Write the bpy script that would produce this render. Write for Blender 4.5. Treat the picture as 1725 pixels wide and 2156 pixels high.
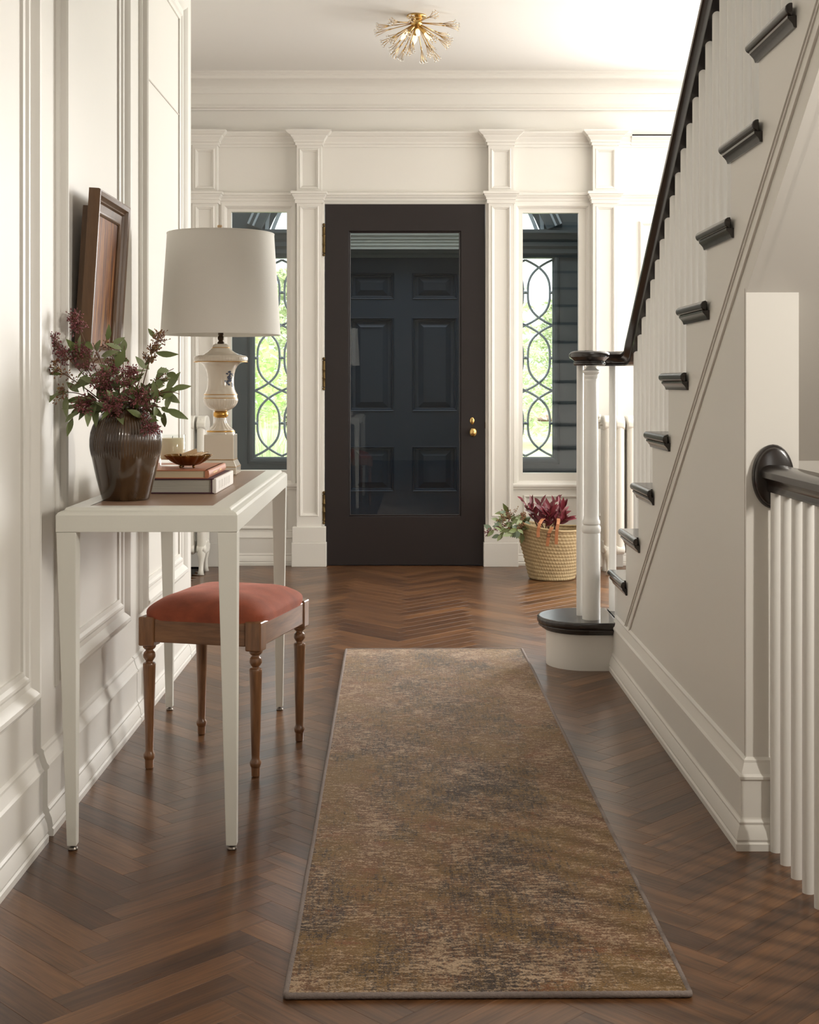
import bpy, math, random
from mathutils import Matrix, Vector, noise
PI = math.pi
scene = bpy.context.scene
COL = scene.collection
for _o in list(bpy.data.objects):
    bpy.data.objects.remove(_o)

# ------------------------------------------------------------------ camera, world, lights, exposure
F, VX, VY, CAMZ = 2800.0, 855.0, 808.0, 1.09
cam = bpy.data.cameras.new('camera'); cam_o = bpy.data.objects.new('camera', cam); COL.objects.link(cam_o)
cam.sensor_fit = 'HORIZONTAL'; cam.sensor_width = 36.0; cam.lens = 36.0 * F / 1725.0
cam.shift_x = (862.5 - VX) / 1725.0; cam.shift_y = (VY - 1078.0) / 1725.0
cam_o.location = (0, 0, CAMZ); cam_o.rotation_euler = (PI / 2, 0, 0)
cam.clip_start = 0.05; cam.clip_end = 300
scene.camera = cam_o
w = bpy.data.worlds.new('sky'); scene.world = w; w.use_nodes = True
w.node_tree.nodes['Background'].inputs[0].default_value = (0.92, 0.97, 1.0, 1)
w.node_tree.nodes['Background'].inputs[1].default_value = 3.4
sun = bpy.data.lights.new('sun', 'SUN'); sun.energy = 7.0; sun.angle = 0.02; sun.color = (1, .95, .86)
so = bpy.data.objects.new('sun', sun); COL.objects.link(so); so.rotation_euler = (math.radians(38), math.radians(12), 0)


def area(name, loc, rot, sx, sy, power, col=(1, 1, 1)):
    l = bpy.data.lights.new(name, 'AREA'); l.shape = 'RECTANGLE'; l.size = sx; l.size_y = sy; l.energy = power; l.color = col
    o = bpy.data.objects.new(name, l); COL.objects.link(o); o.location = loc; o.rotation_euler = rot
    return o


area('window_daylight_front', (2.62, 8.13, 1.80), (-PI / 2, 0, 0), 1.2, 1.9, 275, (1.0, .985, .965))
area('window_daylight_foyer', (3.64, 6.40, 1.50), (0, PI / 2, 0), 2.0, 1.5, 52, (1.0, .98, .95))
area('window_daylight_hall', (1.99, 1.85, 1.60), (0, PI / 2, 0), .40, .12, 40, (1.0, .94, .84))
area('window_daylight_rear_left', (-.92, -1.55, 1.55), (0, -PI / 2, 0), 1.6, 1.5, 15, (1.0, .96, .91))  # added fill light behind the camera, no window opening here
area('window_daylight_rear_right', (1.45, -2.94, 1.55), (PI / 2, 0, 0), .8, 1.6, 15, (1.0, .96, .91))  # second added fill, right of the camera's back; the wall is closed
area('stairwell_skylight', (1.35, 2.8, 5.05), (0, 0, 0), 1.0, 3.2, 36, (1.0, .97, .93))  # unseen area light added at the shaft top to brighten the stairs
area('porch_skylight', (0, 8.85, 3.42), (0, 0, 0), 2.4, .9, 34, (.90, .96, 1.0))  # unseen area light added under the porch ceiling to lift the vestibule
scene.view_settings.view_transform = 'Standard'; scene.view_settings.look = 'None'
scene.view_settings.gamma = 1.0; scene.view_settings.use_curve_mapping = False
scene.view_settings.exposure = -0.27

# ------------------------------------------------------------------ helpers


def P(px, py, D):
    return Vector(((px - VX) / F * D, D, CAMZ - (py - VY) / F * D))


def fx(px, D): return (px - VX) / F * D
def fz(py, D): return CAMZ - (py - VY) / F * D


ROOTS = {}


def thing(name, label, cat, loc=(0, 0, 0), rotz=0.0, group=None):
    o = bpy.data.objects.new(name, None); COL.objects.link(o); o.empty_display_size = .05
    o.location = loc; o.rotation_euler = (0, 0, rotz); o['label'] = label; o['category'] = cat
    if group: o['group'] = group
    ROOTS[o.name] = Matrix.Translation(loc) @ Matrix.Rotation(rotz, 4, 'Z')
    return o


def struct_root(name):
    o = bpy.data.objects.new(name, None); COL.objects.link(o); o['kind'] = 'structure'; o.empty_display_size = .05
    ROOTS[o.name] = Matrix()
    return o


def tag(o, label, cat, group=None):
    o['label'] = label; o['category'] = cat
    if group: o['group'] = group
    return o


class MB:
    def __init__(s): s.v = []; s.f = []; s.uv = None

    def add(s, vs, fs):
        b = len(s.v); s.v += [tuple(p) for p in vs]; s.f += [tuple(i + b for i in f) for f in fs]; return s

    def box(s, x0, x1, y0, y1, z0, z1):
        return s.hexa([(x0, y0, z0), (x1, y0, z0), (x1, y1, z0), (x0, y1, z0)], [(x0, y0, z1), (x1, y0, z1), (x1, y1, z1), (x0, y1, z1)])

    def hexa(s, b, t):
        return s.add(list(b) + list(t), [(3, 2, 1, 0), (4, 5, 6, 7), (0, 1, 5, 4), (1, 2, 6, 5), (2, 3, 7, 6), (3, 0, 4, 7)])

    def prism(s, poly, axis, a, b):
        # poly: 2d points; axis 'x' -> (y,z), 'y' -> (x,z), 'z' -> (x,y)
        def m(p, t):
            return {'x': (t, p[0], p[1]), 'y': (p[0], t, p[1]), 'z': (p[0], p[1], t)}[axis]
        n = len(poly)
        vs = [m(p, a) for p in poly] + [m(p, b) for p in poly]
        fs = [tuple(range(n))[::-1], tuple(range(n, 2 * n))] + [(i, (i + 1) % n, n + (i + 1) % n, n + i) for i in range(n)]
        return s.add(vs, fs)

    def lathe(s, prof, c=(0, 0, 0), seg=24, rfun=None, axis='z', cap=True):
        vs = []; n = len(prof)
        for (r, z) in prof:
            for i in range(seg):
                a = 2 * PI * i / seg; rr = rfun(r, z, a) if rfun else r
                p = (rr * math.cos(a), rr * math.sin(a), z)
                if axis == 'y': p = (p[0], p[2], p[1])
                if axis == 'x': p = (p[2], p[0], p[1])
                vs.append((p[0] + c[0], p[1] + c[1], p[2] + c[2]))
        fs = [(j * seg + i, j * seg + (i + 1) % seg, (j + 1) * seg + (i + 1) % seg, (j + 1) * seg + i) for j in range(n - 1) for i in range(seg)]
        if cap:
            fs.append(tuple(range(seg))[::-1]); fs.append(tuple(range((n - 1) * seg, n * seg)))
        return s.add(vs, fs)

    def tube(s, pts, r, seg=8, cap=True):
        pts = [Vector(p) for p in pts]; n = len(pts)
        rs = r if isinstance(r, (list, tuple)) else [r] * n
        vs = []; up = Vector((0.13, 0.21, 1)).normalized()
        for i, p in enumerate(pts):
            t = (pts[min(i + 1, n - 1)] - pts[max(i - 1, 0)]).normalized()
            a = up.cross(t)
            if a.length < 1e-3: a = Vector((1, 0, 0)).cross(t)
            a.normalize(); b = t.cross(a)
            for k in range(seg):
                an = 2 * PI * k / seg
                vs.append(p + (a * math.cos(an) + b * math.sin(an)) * rs[i])
        fs = [(j * seg + i, j * seg + (i + 1) % seg, (j + 1) * seg + (i + 1) % seg, (j + 1) * seg + i) for j in range(n - 1) for i in range(seg)]
        if cap: fs.append(tuple(range(seg))[::-1]); fs.append(tuple(range((n - 1) * seg, n * seg)))
        return s.add(vs, fs)

    def sphere(s, c, r, seg=8, rings=5, sc=(1, 1, 1)):
        vs = [(c[0], c[1], c[2] - r * sc[2])]
        for j in range(1, rings):
            a = PI * j / rings - PI / 2
            for i in range(seg):
                b = 2 * PI * i / seg
                vs.append((c[0] + r * sc[0] * math.cos(a) * math.cos(b), c[1] + r * sc[1] * math.cos(a) * math.sin(b), c[2] + r * sc[2] * math.sin(a)))
        vs.append((c[0], c[1], c[2] + r * sc[2])); L = len(vs) - 1
        fs = [(0, 1 + (i + 1) % seg, 1 + i) for i in range(seg)]
        for j in range(rings - 2):
            for i in range(seg):
                a = 1 + j * seg
                fs.append((a + i, a + (i + 1) % seg, a + seg + (i + 1) % seg, a + seg + i))
        a = 1 + (rings - 2) * seg
        fs += [(a + i, a + (i + 1) % seg, L) for i in range(seg)]
        return s.add(vs, fs)

    def frame(s, O, U, V, N, u0, u1, v0, v1, prof):
        # mitred moulding round a rectangle; prof: (outward offset, height along N)
        O, U, V, N = Vector(O), Vector(U), Vector(V), Vector(N); vs = []
        for (o, h) in prof:
            for (u, v) in ((u0 - o, v0 - o), (u1 + o, v0 - o), (u1 + o, v1 + o), (u0 - o, v1 + o)):
                vs.append(O + U * u + V * v + N * h)
        n = len(prof)
        flip = U.cross(V).dot(N) < 0
        fs = []
        for j in range(n - 1):
            for i in range(4):
                q = (j * 4 + i, j * 4 + (i + 1) % 4, (j + 1) * 4 + (i + 1) % 4, (j + 1) * 4 + i)
                fs.append(q if flip else q[::-1])
        return s.add(vs, fs)

    def sweep(s, path, prof, cap=True):
        # horizontal path of (x,y); prof (out,z): out is to the LEFT of the travel direction
        pts = [Vector((p[0], p[1])) for p in path]; n = len(pts); offs = []
        for i in range(n):
            d0 = (pts[i] - pts[i - 1]).normalized() if i > 0 else None
            d1 = (pts[i + 1] - pts[i]).normalized() if i < n - 1 else None
            n0 = Vector((-d0.y, d0.x)) if d0 else None; n1 = Vector((-d1.y, d1.x)) if d1 else None
            if n0 is None: m = n1
            elif n1 is None: m = n0
            else:
                m = (n0 + n1); m = m / max(.2, (1 + n0.dot(n1)))
            offs.append(m)
        k = len(prof); vs = []
        for i in range(n):
            for (o, z) in prof:
                q = pts[i] + offs[i] * o; vs.append((q.x, q.y, z))
        fs = [(i * k + j, i * k + j + 1, (i + 1) * k + j + 1, (i + 1) * k + j) for i in range(n - 1) for j in range(k - 1)]
        if cap: fs.append(tuple(range(k))); fs.append(tuple(range((n - 1) * k, n * k))[::-1])
        return s.add(vs, fs)

    def build(s, name, m, parent=None, smooth=False, bevel=0, bseg=2, world=True, kind=None, sub=0, angle=None):
        v = s.v
        r = parent
        while r is not None and r.parent is not None: r = r.parent
        if parent is not None and world and r.name in ROOTS:
            inv = ROOTS[r.name].inverted()
            v = [tuple(inv @ Vector(p)) for p in v]
        me = bpy.data.meshes.new(name); me.from_pydata(v, [], s.f)
        if s.uv is not None:
            ul = me.uv_layers.new(name='UVMap')
            k = 0
            for p in me.polygons:
                for li in p.loop_indices:
                    ul.data[li].uv = s.uv[k]; k += 1
        if smooth: me.polygons.foreach_set('use_smooth', [True] * len(me.polygons))
        me.validate(); me.update()
        me.materials.append(m)
        o = bpy.data.objects.new(name, me); COL.objects.link(o)
        if parent is not None: o.parent = parent
        if kind: o['kind'] = kind
        if bevel:
            b = o.modifiers.new('bevel', 'BEVEL'); b.width = bevel; b.segments = bseg; b.limit_method = 'ANGLE'; b.angle_limit = math.radians(35)
            b.harden_normals = False
        if sub:
            b = o.modifiers.new('sub', 'SUBSURF'); b.levels = sub; b.render_levels = sub
        if smooth and angle:
            try: me.set_sharp_from_angle(angle=math.radians(angle))
            except Exception: pass
        return o


def dup(root, parent=None):
    c = root.copy(); COL.objects.link(c); c.parent = parent
    for ch in root.children: dup(ch, c)
    return c


# ------------------------------------------------------------------ materials


def new_mat(name):
    m = bpy.data.materials.new(name); m.use_nodes = True
    return m, m.node_tree, m.node_tree.nodes['Principled BSDF']


def mat(name, col, rough=.5, metal=0, spec=.5, bump=0, bscale=200, var=0, vscale=3, coat=0, sheen=0, trans=0, emit=None, sss=0):
    m, nt, b = new_mat(name); N, L = nt.nodes, nt.links
    b.inputs['Base Color'].default_value = (*col, 1); b.inputs['Roughness'].default_value = rough
    b.inputs['Metallic'].default_value = metal; b.inputs['Specular IOR Level'].default_value = spec
    b.inputs['Coat Weight'].default_value = coat; b.inputs['Coat Roughness'].default_value = .12
    if sheen:
        b.inputs['Sheen Weight'].default_value = sheen; b.inputs['Sheen Roughness'].default_value = .4; b.inputs['Sheen Tint'].default_value = (*[min(1, c * 1.8 + .25) for c in col], 1)
    if trans: b.inputs['Transmission Weight'].default_value = trans
    if sss:
        b.inputs['Subsurface Weight'].default_value = sss; b.inputs['Subsurface Radius'].default_value = (.02, .015, .01)
    if emit:
        b.inputs['Emission Color'].default_value = (*emit[0], 1); b.inputs['Emission Strength'].default_value = emit[1]
    tc = N.new('ShaderNodeTexCoord')
    if var:
        n = N.new('ShaderNodeTexNoise'); n.inputs['Scale'].default_value = vscale; n.inputs['Detail'].default_value = 5
        L.new(tc.outputs['Object'], n.inputs['Vector'])
        mx = N.new('ShaderNodeMix'); mx.data_type = 'RGBA'
        mx.inputs[6].default_value = (*[max(0, c * (1 - var)) for c in col], 1); mx.inputs[7].default_value = (*[min(1, c * (1 + var)) for c in col], 1)
        L.new(n.outputs['Fac'], mx.inputs[0]); L.new(mx.outputs[2], b.inputs['Base Color'])
    if bump:
        n = N.new('ShaderNodeTexNoise'); n.inputs['Scale'].default_value = bscale; n.inputs['Detail'].default_value = 3
        L.new(tc.outputs['Object'], n.inputs['Vector'])
        bp = N.new('ShaderNodeBump'); bp.inputs['Strength'].default_value = bump; bp.inputs['Distance'].default_value = .002
        L.new(n.outputs['Fac'], bp.inputs['Height']); L.new(bp.outputs[0], b.inputs['Normal'])
    return m


def wood(name, c1, c2, rough=.4, axis=2, fine=60, stretch=14, coat=0, coord='Object', bump=.15, rnd=False, coarse=.5):
    # grain runs along the given axis
    m, nt, b = new_mat(name); N, L = nt.nodes, nt.links
    tc = N.new('ShaderNodeTexCoord'); mp = N.new('ShaderNodeMapping')
    sc = [fine, fine, fine]; sc[axis] = fine / stretch; mp.inputs['Scale'].default_value = sc
    L.new(tc.outputs[coord], mp.inputs['Vector'])
    n = N.new('ShaderNodeTexNoise'); n.inputs['Scale'].default_value = 1; n.inputs['Detail'].default_value = 6; n.inputs['Roughness'].default_value = .65
    L.new(mp.outputs[0], n.inputs['Vector'])
    n2 = N.new('ShaderNodeTexNoise'); n2.inputs['Scale'].default_value = .12; n2.inputs['Detail'].default_value = 2
    L.new(mp.outputs[0], n2.inputs['Vector'])
    ad = N.new('ShaderNodeMath'); ad.operation = 'MULTIPLY_ADD'; ad.inputs[1].default_value = coarse
    L.new(n2.outputs['Fac'], ad.inputs[0]); L.new(n.outputs['Fac'], ad.inputs[2])
    mr = N.new('ShaderNodeMapRange'); mr.inputs[1].default_value = .45; mr.inputs[2].default_value = 1.05
    L.new(ad.outputs[0], mr.inputs[0])
    mx = N.new('ShaderNodeMix'); mx.data_type = 'RGBA'; mx.inputs[6].default_value = (*c1, 1); mx.inputs[7].default_value = (*c2, 1)
    L.new(mr.outputs[0], mx.inputs[0]); L.new(mx.outputs[2], b.inputs['Base Color'])
    b.inputs['Roughness'].default_value = rough; b.inputs['Coat Weight'].default_value = coat; b.inputs['Coat Roughness'].default_value = .15
    if bump:
        bp = N.new('ShaderNodeBump'); bp.inputs['Strength'].default_value = bump; bp.inputs['Distance'].default_value = .001
        L.new(n.outputs['Fac'], bp.inputs['Height']); L.new(bp.outputs[0], b.inputs['Normal'])
    return m


def glass_mat(name, tint=(1, 1, 1), refl=1.0):
    m = bpy.data.materials.new(name); m.use_nodes = True; nt = m.node_tree; N, L = nt.nodes, nt.links
    N.clear(); out = N.new('ShaderNodeOutputMaterial'); mx = N.new('ShaderNodeMixShader')
    tr = N.new('ShaderNodeBsdfTransparent'); tr.inputs[0].default_value = (*tint, 1)
    gl = N.new('ShaderNodeBsdfGlossy'); gl.inputs['Roughness'].default_value = 0.0; gl.inputs[0].default_value = (1, 1, 1, 1)
    lw_ = N.new('ShaderNodeLayerWeight'); lw_.inputs[0].default_value = .5
    pw = N.new('ShaderNodeMath'); pw.operation = 'POWER'; pw.inputs[1].default_value = 5; L.new(lw_.outputs['Facing'], pw.inputs[0])
    mu = N.new('ShaderNodeMath'); mu.operation = 'MULTIPLY_ADD'; mu.inputs[1].default_value = .9 * refl; mu.inputs[2].default_value = .042 * refl
    L.new(pw.outputs[0], mu.inputs[0]); L.new(mu.outputs[0], mx.inputs[0]); L.new(tr.outputs[0], mx.inputs[1]); L.new(gl.outputs[0], mx.inputs[2]); L.new(mx.outputs[0], out.inputs[0])
    return m


def floor_mat(name, per_object):
    m, nt, b = new_mat(name); N, L = nt.nodes, nt.links
    uv = N.new('ShaderNodeUVMap'); uv.uv_map = 'UVMap'
    if per_object:
        r = N.new('ShaderNodeObjectInfo'); ro = r.outputs['Random']
    else:
        r = N.new('ShaderNodeNewGeometry'); ro = r.outputs['Random Per Island']
    sx = N.new('ShaderNodeVectorMath'); sx.operation = 'SCALE'; sx.inputs[0].default_value = (31.7, 57.3, 11.1); L.new(ro, sx.inputs['Scale'])
    ad = N.new('ShaderNodeVectorMath'); ad.operation = 'ADD'; L.new(uv.outputs[0], ad.inputs[0]); L.new(sx.outputs[0], ad.inputs[1])
    mp = N.new('ShaderNodeMapping'); mp.inputs['Scale'].default_value = (7, 150, 1); L.new(ad.outputs[0], mp.inputs['Vector'])
    n = N.new('ShaderNodeTexNoise'); n.inputs['Scale'].default_value = 1; n.inputs['Detail'].default_value = 7; n.inputs['Roughness'].default_value = .62; n.inputs['Distortion'].default_value = .35
    L.new(mp.outputs[0], n.inputs['Vector'])
    mp2 = N.new('ShaderNodeMapping'); mp2.inputs['Scale'].default_value = (2.2, 22, 1); L.new(ad.outputs[0], mp2.inputs['Vector'])
    n2 = N.new('ShaderNodeTexNoise'); n2.inputs['Scale'].default_value = 1; n2.inputs['Detail'].default_value = 3; n2.inputs['Distortion'].default_value = .6
    L.new(mp2.outputs[0], n2.inputs['Vector'])
    a1 = N.new('ShaderNodeMath'); a1.operation = 'MULTIPLY_ADD'; a1.inputs[1].default_value = .7; L.new(n2.outputs['Fac'], a1.inputs[0]); L.new(n.outputs['Fac'], a1.inputs[2])
    mr = N.new('ShaderNodeMapRange'); mr.inputs[1].default_value = .55; mr.inputs[2].default_value = 1.2; L.new(a1.outputs[0], mr.inputs[0])
    dark = N.new('ShaderNodeMix'); dark.data_type = 'RGBA'; dark.inputs[6].default_value = (.026, .0105, .0045, 1); dark.inputs[7].default_value = (.066, .027, .0105, 1); L.new(ro, dark.inputs[0])
    lite = N.new('ShaderNodeMix'); lite.data_type = 'RGBA'; lite.inputs[6].default_value = (.128, .054, .0200, 1); lite.inputs[7].default_value = (.275, .126, .048, 1); L.new(ro, lite.inputs[0])
    mx = N.new('ShaderNodeMix'); mx.data_type = 'RGBA'; L.new(mr.outputs[0], mx.inputs[0]); L.new(dark.outputs[2], mx.inputs[6]); L.new(lite.outputs[2], mx.inputs[7])
    L.new(mx.outputs[2], b.inputs['Base Color'])
    rr = N.new('ShaderNodeMapRange'); rr.inputs[3].default_value = .34; rr.inputs[4].default_value = .25; L.new(n.outputs['Fac'], rr.inputs[0]); L.new(rr.outputs[0], b.inputs['Roughness'])
    b.inputs['Specular IOR Level'].default_value = .58
    b.inputs['Anisotropic'].default_value = .45
    tg = N.new('ShaderNodeTangent'); tg.direction_type = 'UV_MAP'; tg.uv_map = 'UVMap'; L.new(tg.outputs[0], b.inputs['Tangent'])
    bp = N.new('ShaderNodeBump'); bp.inputs['Strength'].default_value = .12; bp.inputs['Distance'].default_value = .0006
    L.new(n.outputs['Fac'], bp.inputs['Height']); L.new(bp.outputs[0], b.inputs['Normal'])
    return m


def rug_mat(name):
    m, nt, b = new_mat(name); N, L = nt.nodes, nt.links
    tc = N.new('ShaderNodeTexCoord')

    def noi(scale, det=3, rgh=.6, dis=0.0):
        mp = N.new('ShaderNodeMapping'); mp.inputs['Scale'].default_value = (*scale, 1); L.new(tc.outputs['Object'], mp.inputs['Vector'])
        n = N.new('ShaderNodeTexNoise'); n.inputs['Scale'].default_value = 1; n.inputs['Detail'].default_value = det; n.inputs['Roughness'].default_value = rgh
        n.inputs['Distortion'].default_value = dis
        L.new(mp.outputs[0], n.inputs['Vector']); return n.outputs['Fac']

    def math_(op, a, c, d=None):
        q = N.new('ShaderNodeMath'); q.operation = op
        for i, x in enumerate((a, c, d)):
            if x is None: continue
            if isinstance(x, (int, float)): q.inputs[i].default_value = x
            else: L.new(x, q.inputs[i])
        return q.outputs[0]

    def step(x, a, c):
        q = N.new('ShaderNodeMapRange'); q.interpolation_type = 'SMOOTHSTEP'; q.inputs[1].default_value = a; q.inputs[2].default_value = c; L.new(x, q.inputs[0]); return q.outputs[0]

    def mixc(f, a, c):
        q = N.new('ShaderNodeMix'); q.data_type = 'RGBA'; L.new(f, q.inputs[0])
        for k, x in ((6, a), (7, c)):
            if isinstance(x, tuple): q.inputs[k].default_value = (*x, 1)
            else: L.new(x, q.inputs[k])
        return q.outputs[2]

    fine = math_('MULTIPLY_ADD', noi((210, 290), 2, .7), .55, math_('MULTIPLY', noi((88, 120), 2, .6), .45)); yarn = noi((250, 360), 2, .6)
    across = noi((30, 112), 3, .62); along = noi((135, 15), 3, .62); field = noi((3.4, 2.3), 3, .55, .6); motif = noi((17, 20), 4, .68, .5)
    field2 = noi((5.5, 4.2), 3, .6, .5); across2 = noi((34, 170), 2, .6)
    sp = N.new('ShaderNodeSeparateXYZ'); L.new(tc.outputs['Object'], sp.inputs[0])
    ax = math_('ABSOLUTE', sp.outputs['X'], 0); ay = math_('ABSOLUTE', sp.outputs['Y'], 0)
    border = step(ax, .20, .245); ends = step(ay, 1.33, 1.44)
    jit = math_('MULTIPLY', math_('SUBTRACT', fine, .5), .80)
    base = mixc(step(field2, .40, .62), (.190, .113, .046), (.155, .080, .045))
    rustm = math_('MULTIPLY', step(math_('ADD', math_('MULTIPLY', noi((6, 9), 3, .6, .4), .7), math_('ADD', math_('MULTIPLY', across2, .3), jit)), .53, .62), .7)
    base = mixc(rustm, base, (.205, .078, .040))
    cm = math_('ADD', math_('MULTIPLY', field, .42), math_('MULTIPLY', along, .34)); cm = math_('ADD', cm, math_('MULTIPLY', motif, .24)); cm = math_('ADD', cm, math_('MULTIPLY', jit, 1.05))
    cm = math_('SUBTRACT', cm, math_('MULTIPLY', border, .045))
    base = mixc(math_('MULTIPLY', step(cm, .465, .530), .90), base, (.034, .029, .031))
    bm_ = math_('ADD', math_('MULTIPLY', field2, .28), math_('MULTIPLY', across, .46)); bm_ = math_('ADD', bm_, math_('MULTIPLY', motif, .26)); bm_ = math_('ADD', bm_, math_('MULTIPLY', jit, 1.10))
    bm_ = math_('ADD', bm_, math_('MULTIPLY', ends, .03))
    base = mixc(math_('MULTIPLY', step(bm_, .515, .595), .85), base, (.440, .315, .205))
    grit = math_('MULTIPLY_ADD', yarn, 2.0, .02)
    gm = N.new('ShaderNodeVectorMath'); gm.operation = 'SCALE'; L.new(base, gm.inputs[0]); L.new(grit, gm.inputs['Scale'])
    tuft = math_('ADD', math_('MULTIPLY', fine, .7), math_('MULTIPLY', yarn, .5))
    L.new(gm.outputs[0], b.inputs['Base Color'])
    b.inputs['Roughness'].default_value = .9; b.inputs['Specular IOR Level'].default_value = .15
    b.inputs['Sheen Weight'].default_value = .45; b.inputs['Sheen Roughness'].default_value = .30; b.inputs['Sheen Tint'].default_value = (.9, .85, .8, 1)
    bp = N.new('ShaderNodeBump'); bp.inputs['Strength'].default_value = .7; bp.inputs['Distance'].default_value = .0025
    L.new(math_('ADD', tuft, math_('MULTIPLY', motif, 1.2)), bp.inputs['Height']); L.new(bp.outputs[0], b.inputs['Normal'])
    return m


def leaf_mat(name, c1, c2, rough=.45):
    m, nt, b = new_mat(name); N, L = nt.nodes, nt.links
    oi = N.new('ShaderNodeObjectInfo'); mx = N.new('ShaderNodeMix'); mx.data_type = 'RGBA'
    mx.inputs[6].default_value = (*c1, 1); mx.inputs[7].default_value = (*c2, 1); L.new(oi.outputs['Random'], mx.inputs[0])
    L.new(mx.outputs[2], b.inputs['Base Color']); b.inputs['Roughness'].default_value = rough
    b.inputs['Subsurface Weight'].default_value = 0
    return m


def island_mat(name, cols, rough=.6, trans=0):
    m, nt, b = new_mat(name); N, L = nt.nodes, nt.links
    g = N.new('ShaderNodeNewGeometry'); rp = N.new('ShaderNodeValToRGB'); L.new(g.outputs['Random Per Island'], rp.inputs[0])
    e = rp.color_ramp.elements
    e[0].color = (*cols[0], 1); e[1].color = (*cols[-1], 1)
    for i, c in enumerate(cols[1:-1]):
        x = e.new((i + 1) / (len(cols) - 1)); x.color = (*c, 1)
    L.new(rp.outputs[0], b.inputs['Base Color']); b.inputs['Roughness'].default_value = rough
    if trans:
        L.new(rp.outputs[0], b.inputs['Emission Color'])
        out = N['Material Output']; tl = N.new('ShaderNodeBsdfTranslucent'); L.new(rp.outputs[0], tl.inputs[0])
        ms = N.new('ShaderNodeMixShader'); ms.inputs[0].default_value = trans; L.new(b.outputs[0], ms.inputs[1]); L.new(tl.outputs[0], ms.inputs[2]); L.new(ms.outputs[0], out.inputs[0])
    return m


M = {}
M['paint'] = mat('cream wall paint', (.785, .755, .702), .42, bump=.05, bscale=90, var=.015, vscale=2)
M['ceil'] = mat('ceiling plaster', (.80, .775, .735), .75, bump=.04, bscale=60)
M['gloss'] = mat('white gloss paint', (.81, .79, .75), .3)
M['table'] = mat('off white lacquer', (.76, .745, .675), .36, bump=.03, bscale=300)
M['darkwood'] = wood('ebony stained wood', (.006, .0045, .004), (.028, .018, .014), .24, axis=1, fine=50, stretch=12, coat=.4)
M['tread'] = wood('dark stained tread', (.007, .0055, .005), (.034, .024, .019), .26, axis=0, fine=45, stretch=12, coat=.3)
M['doorwood'] = mat('dark aubergine brown door paint', (.0125, .0075, .0075), .42, bump=.05, bscale=40, var=.12, vscale=6)
M['navy'] = mat('navy door paint', (.014, .032, .060), .5)
M['teal'] = mat('slate teal paint', (.105, .130, .138), .55)
M['tracery'] = mat('blue grey tracery metal', (.58, .65, .69), .5)
M['pale'] = mat('pale grey green paint', (.60, .63, .58), .5)
M['glass'] = glass_mat('window glass', (.98, .99, .985), .75)
M['brass'] = mat('polished brass', (.72, .48, .18), .22, metal=1)
M['oldbrass'] = mat('tarnished brass', (.13, .085, .035), .42, metal=1, var=.5, vscale=60)
M['bronze'] = mat('dark bronze', (.065, .045, .03), .35, metal=1)
M['goldleaf'] = mat('gilding', (.60, .33, .085), .28, metal=1)
M['steel'] = mat('nickel glide', (.25, .22, .19), .35, metal=1)
M['ceramic'] = mat('ivory crackle ceramic', (.74, .66, .55), .16, coat=.6, var=.04, vscale=9)
M['shade'] = mat('linen lampshade', (.83, .80, .74), .85, bump=.25, bscale=700)
M['leather'] = mat('tan leather top', (.285, .175, .110), .38, bump=.08, bscale=260, var=.12, vscale=14)
M['velvet'] = mat('rust velvet', (.290, .064, .026), .8, sheen=.7, bump=.35, bscale=420, var=.60, vscale=20)
M['walnut'] = wood('stool walnut', (.090, .034, .0125), (.340, .160, .068), .33, axis=2, fine=70, stretch=10, coat=.35)
M['walnut_x'] = wood('stool walnut rail', (.090, .034, .0125), (.340, .160, .068), .33, axis=0, fine=70, stretch=10, coat=.35)
M['walnut_y'] = wood('stool walnut side rail', (.090, .034, .0125), (.340, .160, .068), .33, axis=1, fine=70, stretch=10, coat=.35)
M['frame'] = wood('aged bronze brown frame', (.060, .027, .010), (.165, .085, .036), .4, axis=2, fine=40, stretch=6)
M['page'] = wood('book pages', (.36, .34, .29), (.50, .475, .41), .8, axis=0, fine=900, stretch=60, bump=.3)
M['page2'] = mat('cream book pages', (.62, .50, .33), .8)
M['plum'] = mat('plum book cloth', (.070, .020, .034), .65, bump=.2, bscale=900)
M['spine'] = mat('white book cloth', (.80, .75, .70), .6)
M['emboss'] = mat('debossed title', (.60, .55, .50), .6)
M['orange'] = mat('coral leather binding', (.52, .20, .105), .42, bump=.1, bscale=400)
M['gilt'] = mat('gilt lettering', (.85, .62, .35), .4, metal=.6)
M['wax'] = mat('cream candle wax', (.86, .76, .53), .5, sss=.3)
M['clear'] = glass_mat('clear tumbler glass', (.98, .99, .985), 1.0)
M['match'] = mat('pale wood stick', (.62, .42, .24), .6)
M['char'] = mat('charred tip', (.012, .009, .007), .8)  # also colours the painted-in shadow strip beside the cornice
M['bowl'] = mat('antique brass bowl', (.22, .115, .038), .36, metal=1, var=.4, vscale=40)
M['stem'] = mat('eucalyptus stem', (.145, .065, .030), .6)
M['leaf'] = leaf_mat('eucalyptus leaf', (.120, .155, .040), (.26, .30, .15))
M['leafpale'] = leaf_mat('pale eucalyptus leaf', (.24, .30, .22), (.15, .21, .13))
M['berry'] = island_mat('purple seed buds', [(.17, .040, .048), (.29, .085, .090), (.14, .030, .045)], .55)
M['berry2'] = island_mat('amber seed buds', [(.28, .125, .045), (.18, .065, .04), (.36, .22, .07)], .55)
M['burg'] = leaf_mat('burgundy leaf', (.085, .010, .014), (.245, .040, .060), .3)
M['straw'] = mat('palm straw', (.44, .325, .175), .7, bump=.6, bscale=240, var=.28, vscale=45)
M['strap'] = mat('tan leather strap', (.44, .175, .075), .5, var=.15, vscale=30)
M['radiator'] = mat('radiator enamel', (.80, .77, .70), .32)
M['crystal'] = mat('crystal bead', (1, 1, 1), .03, trans=1)
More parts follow.
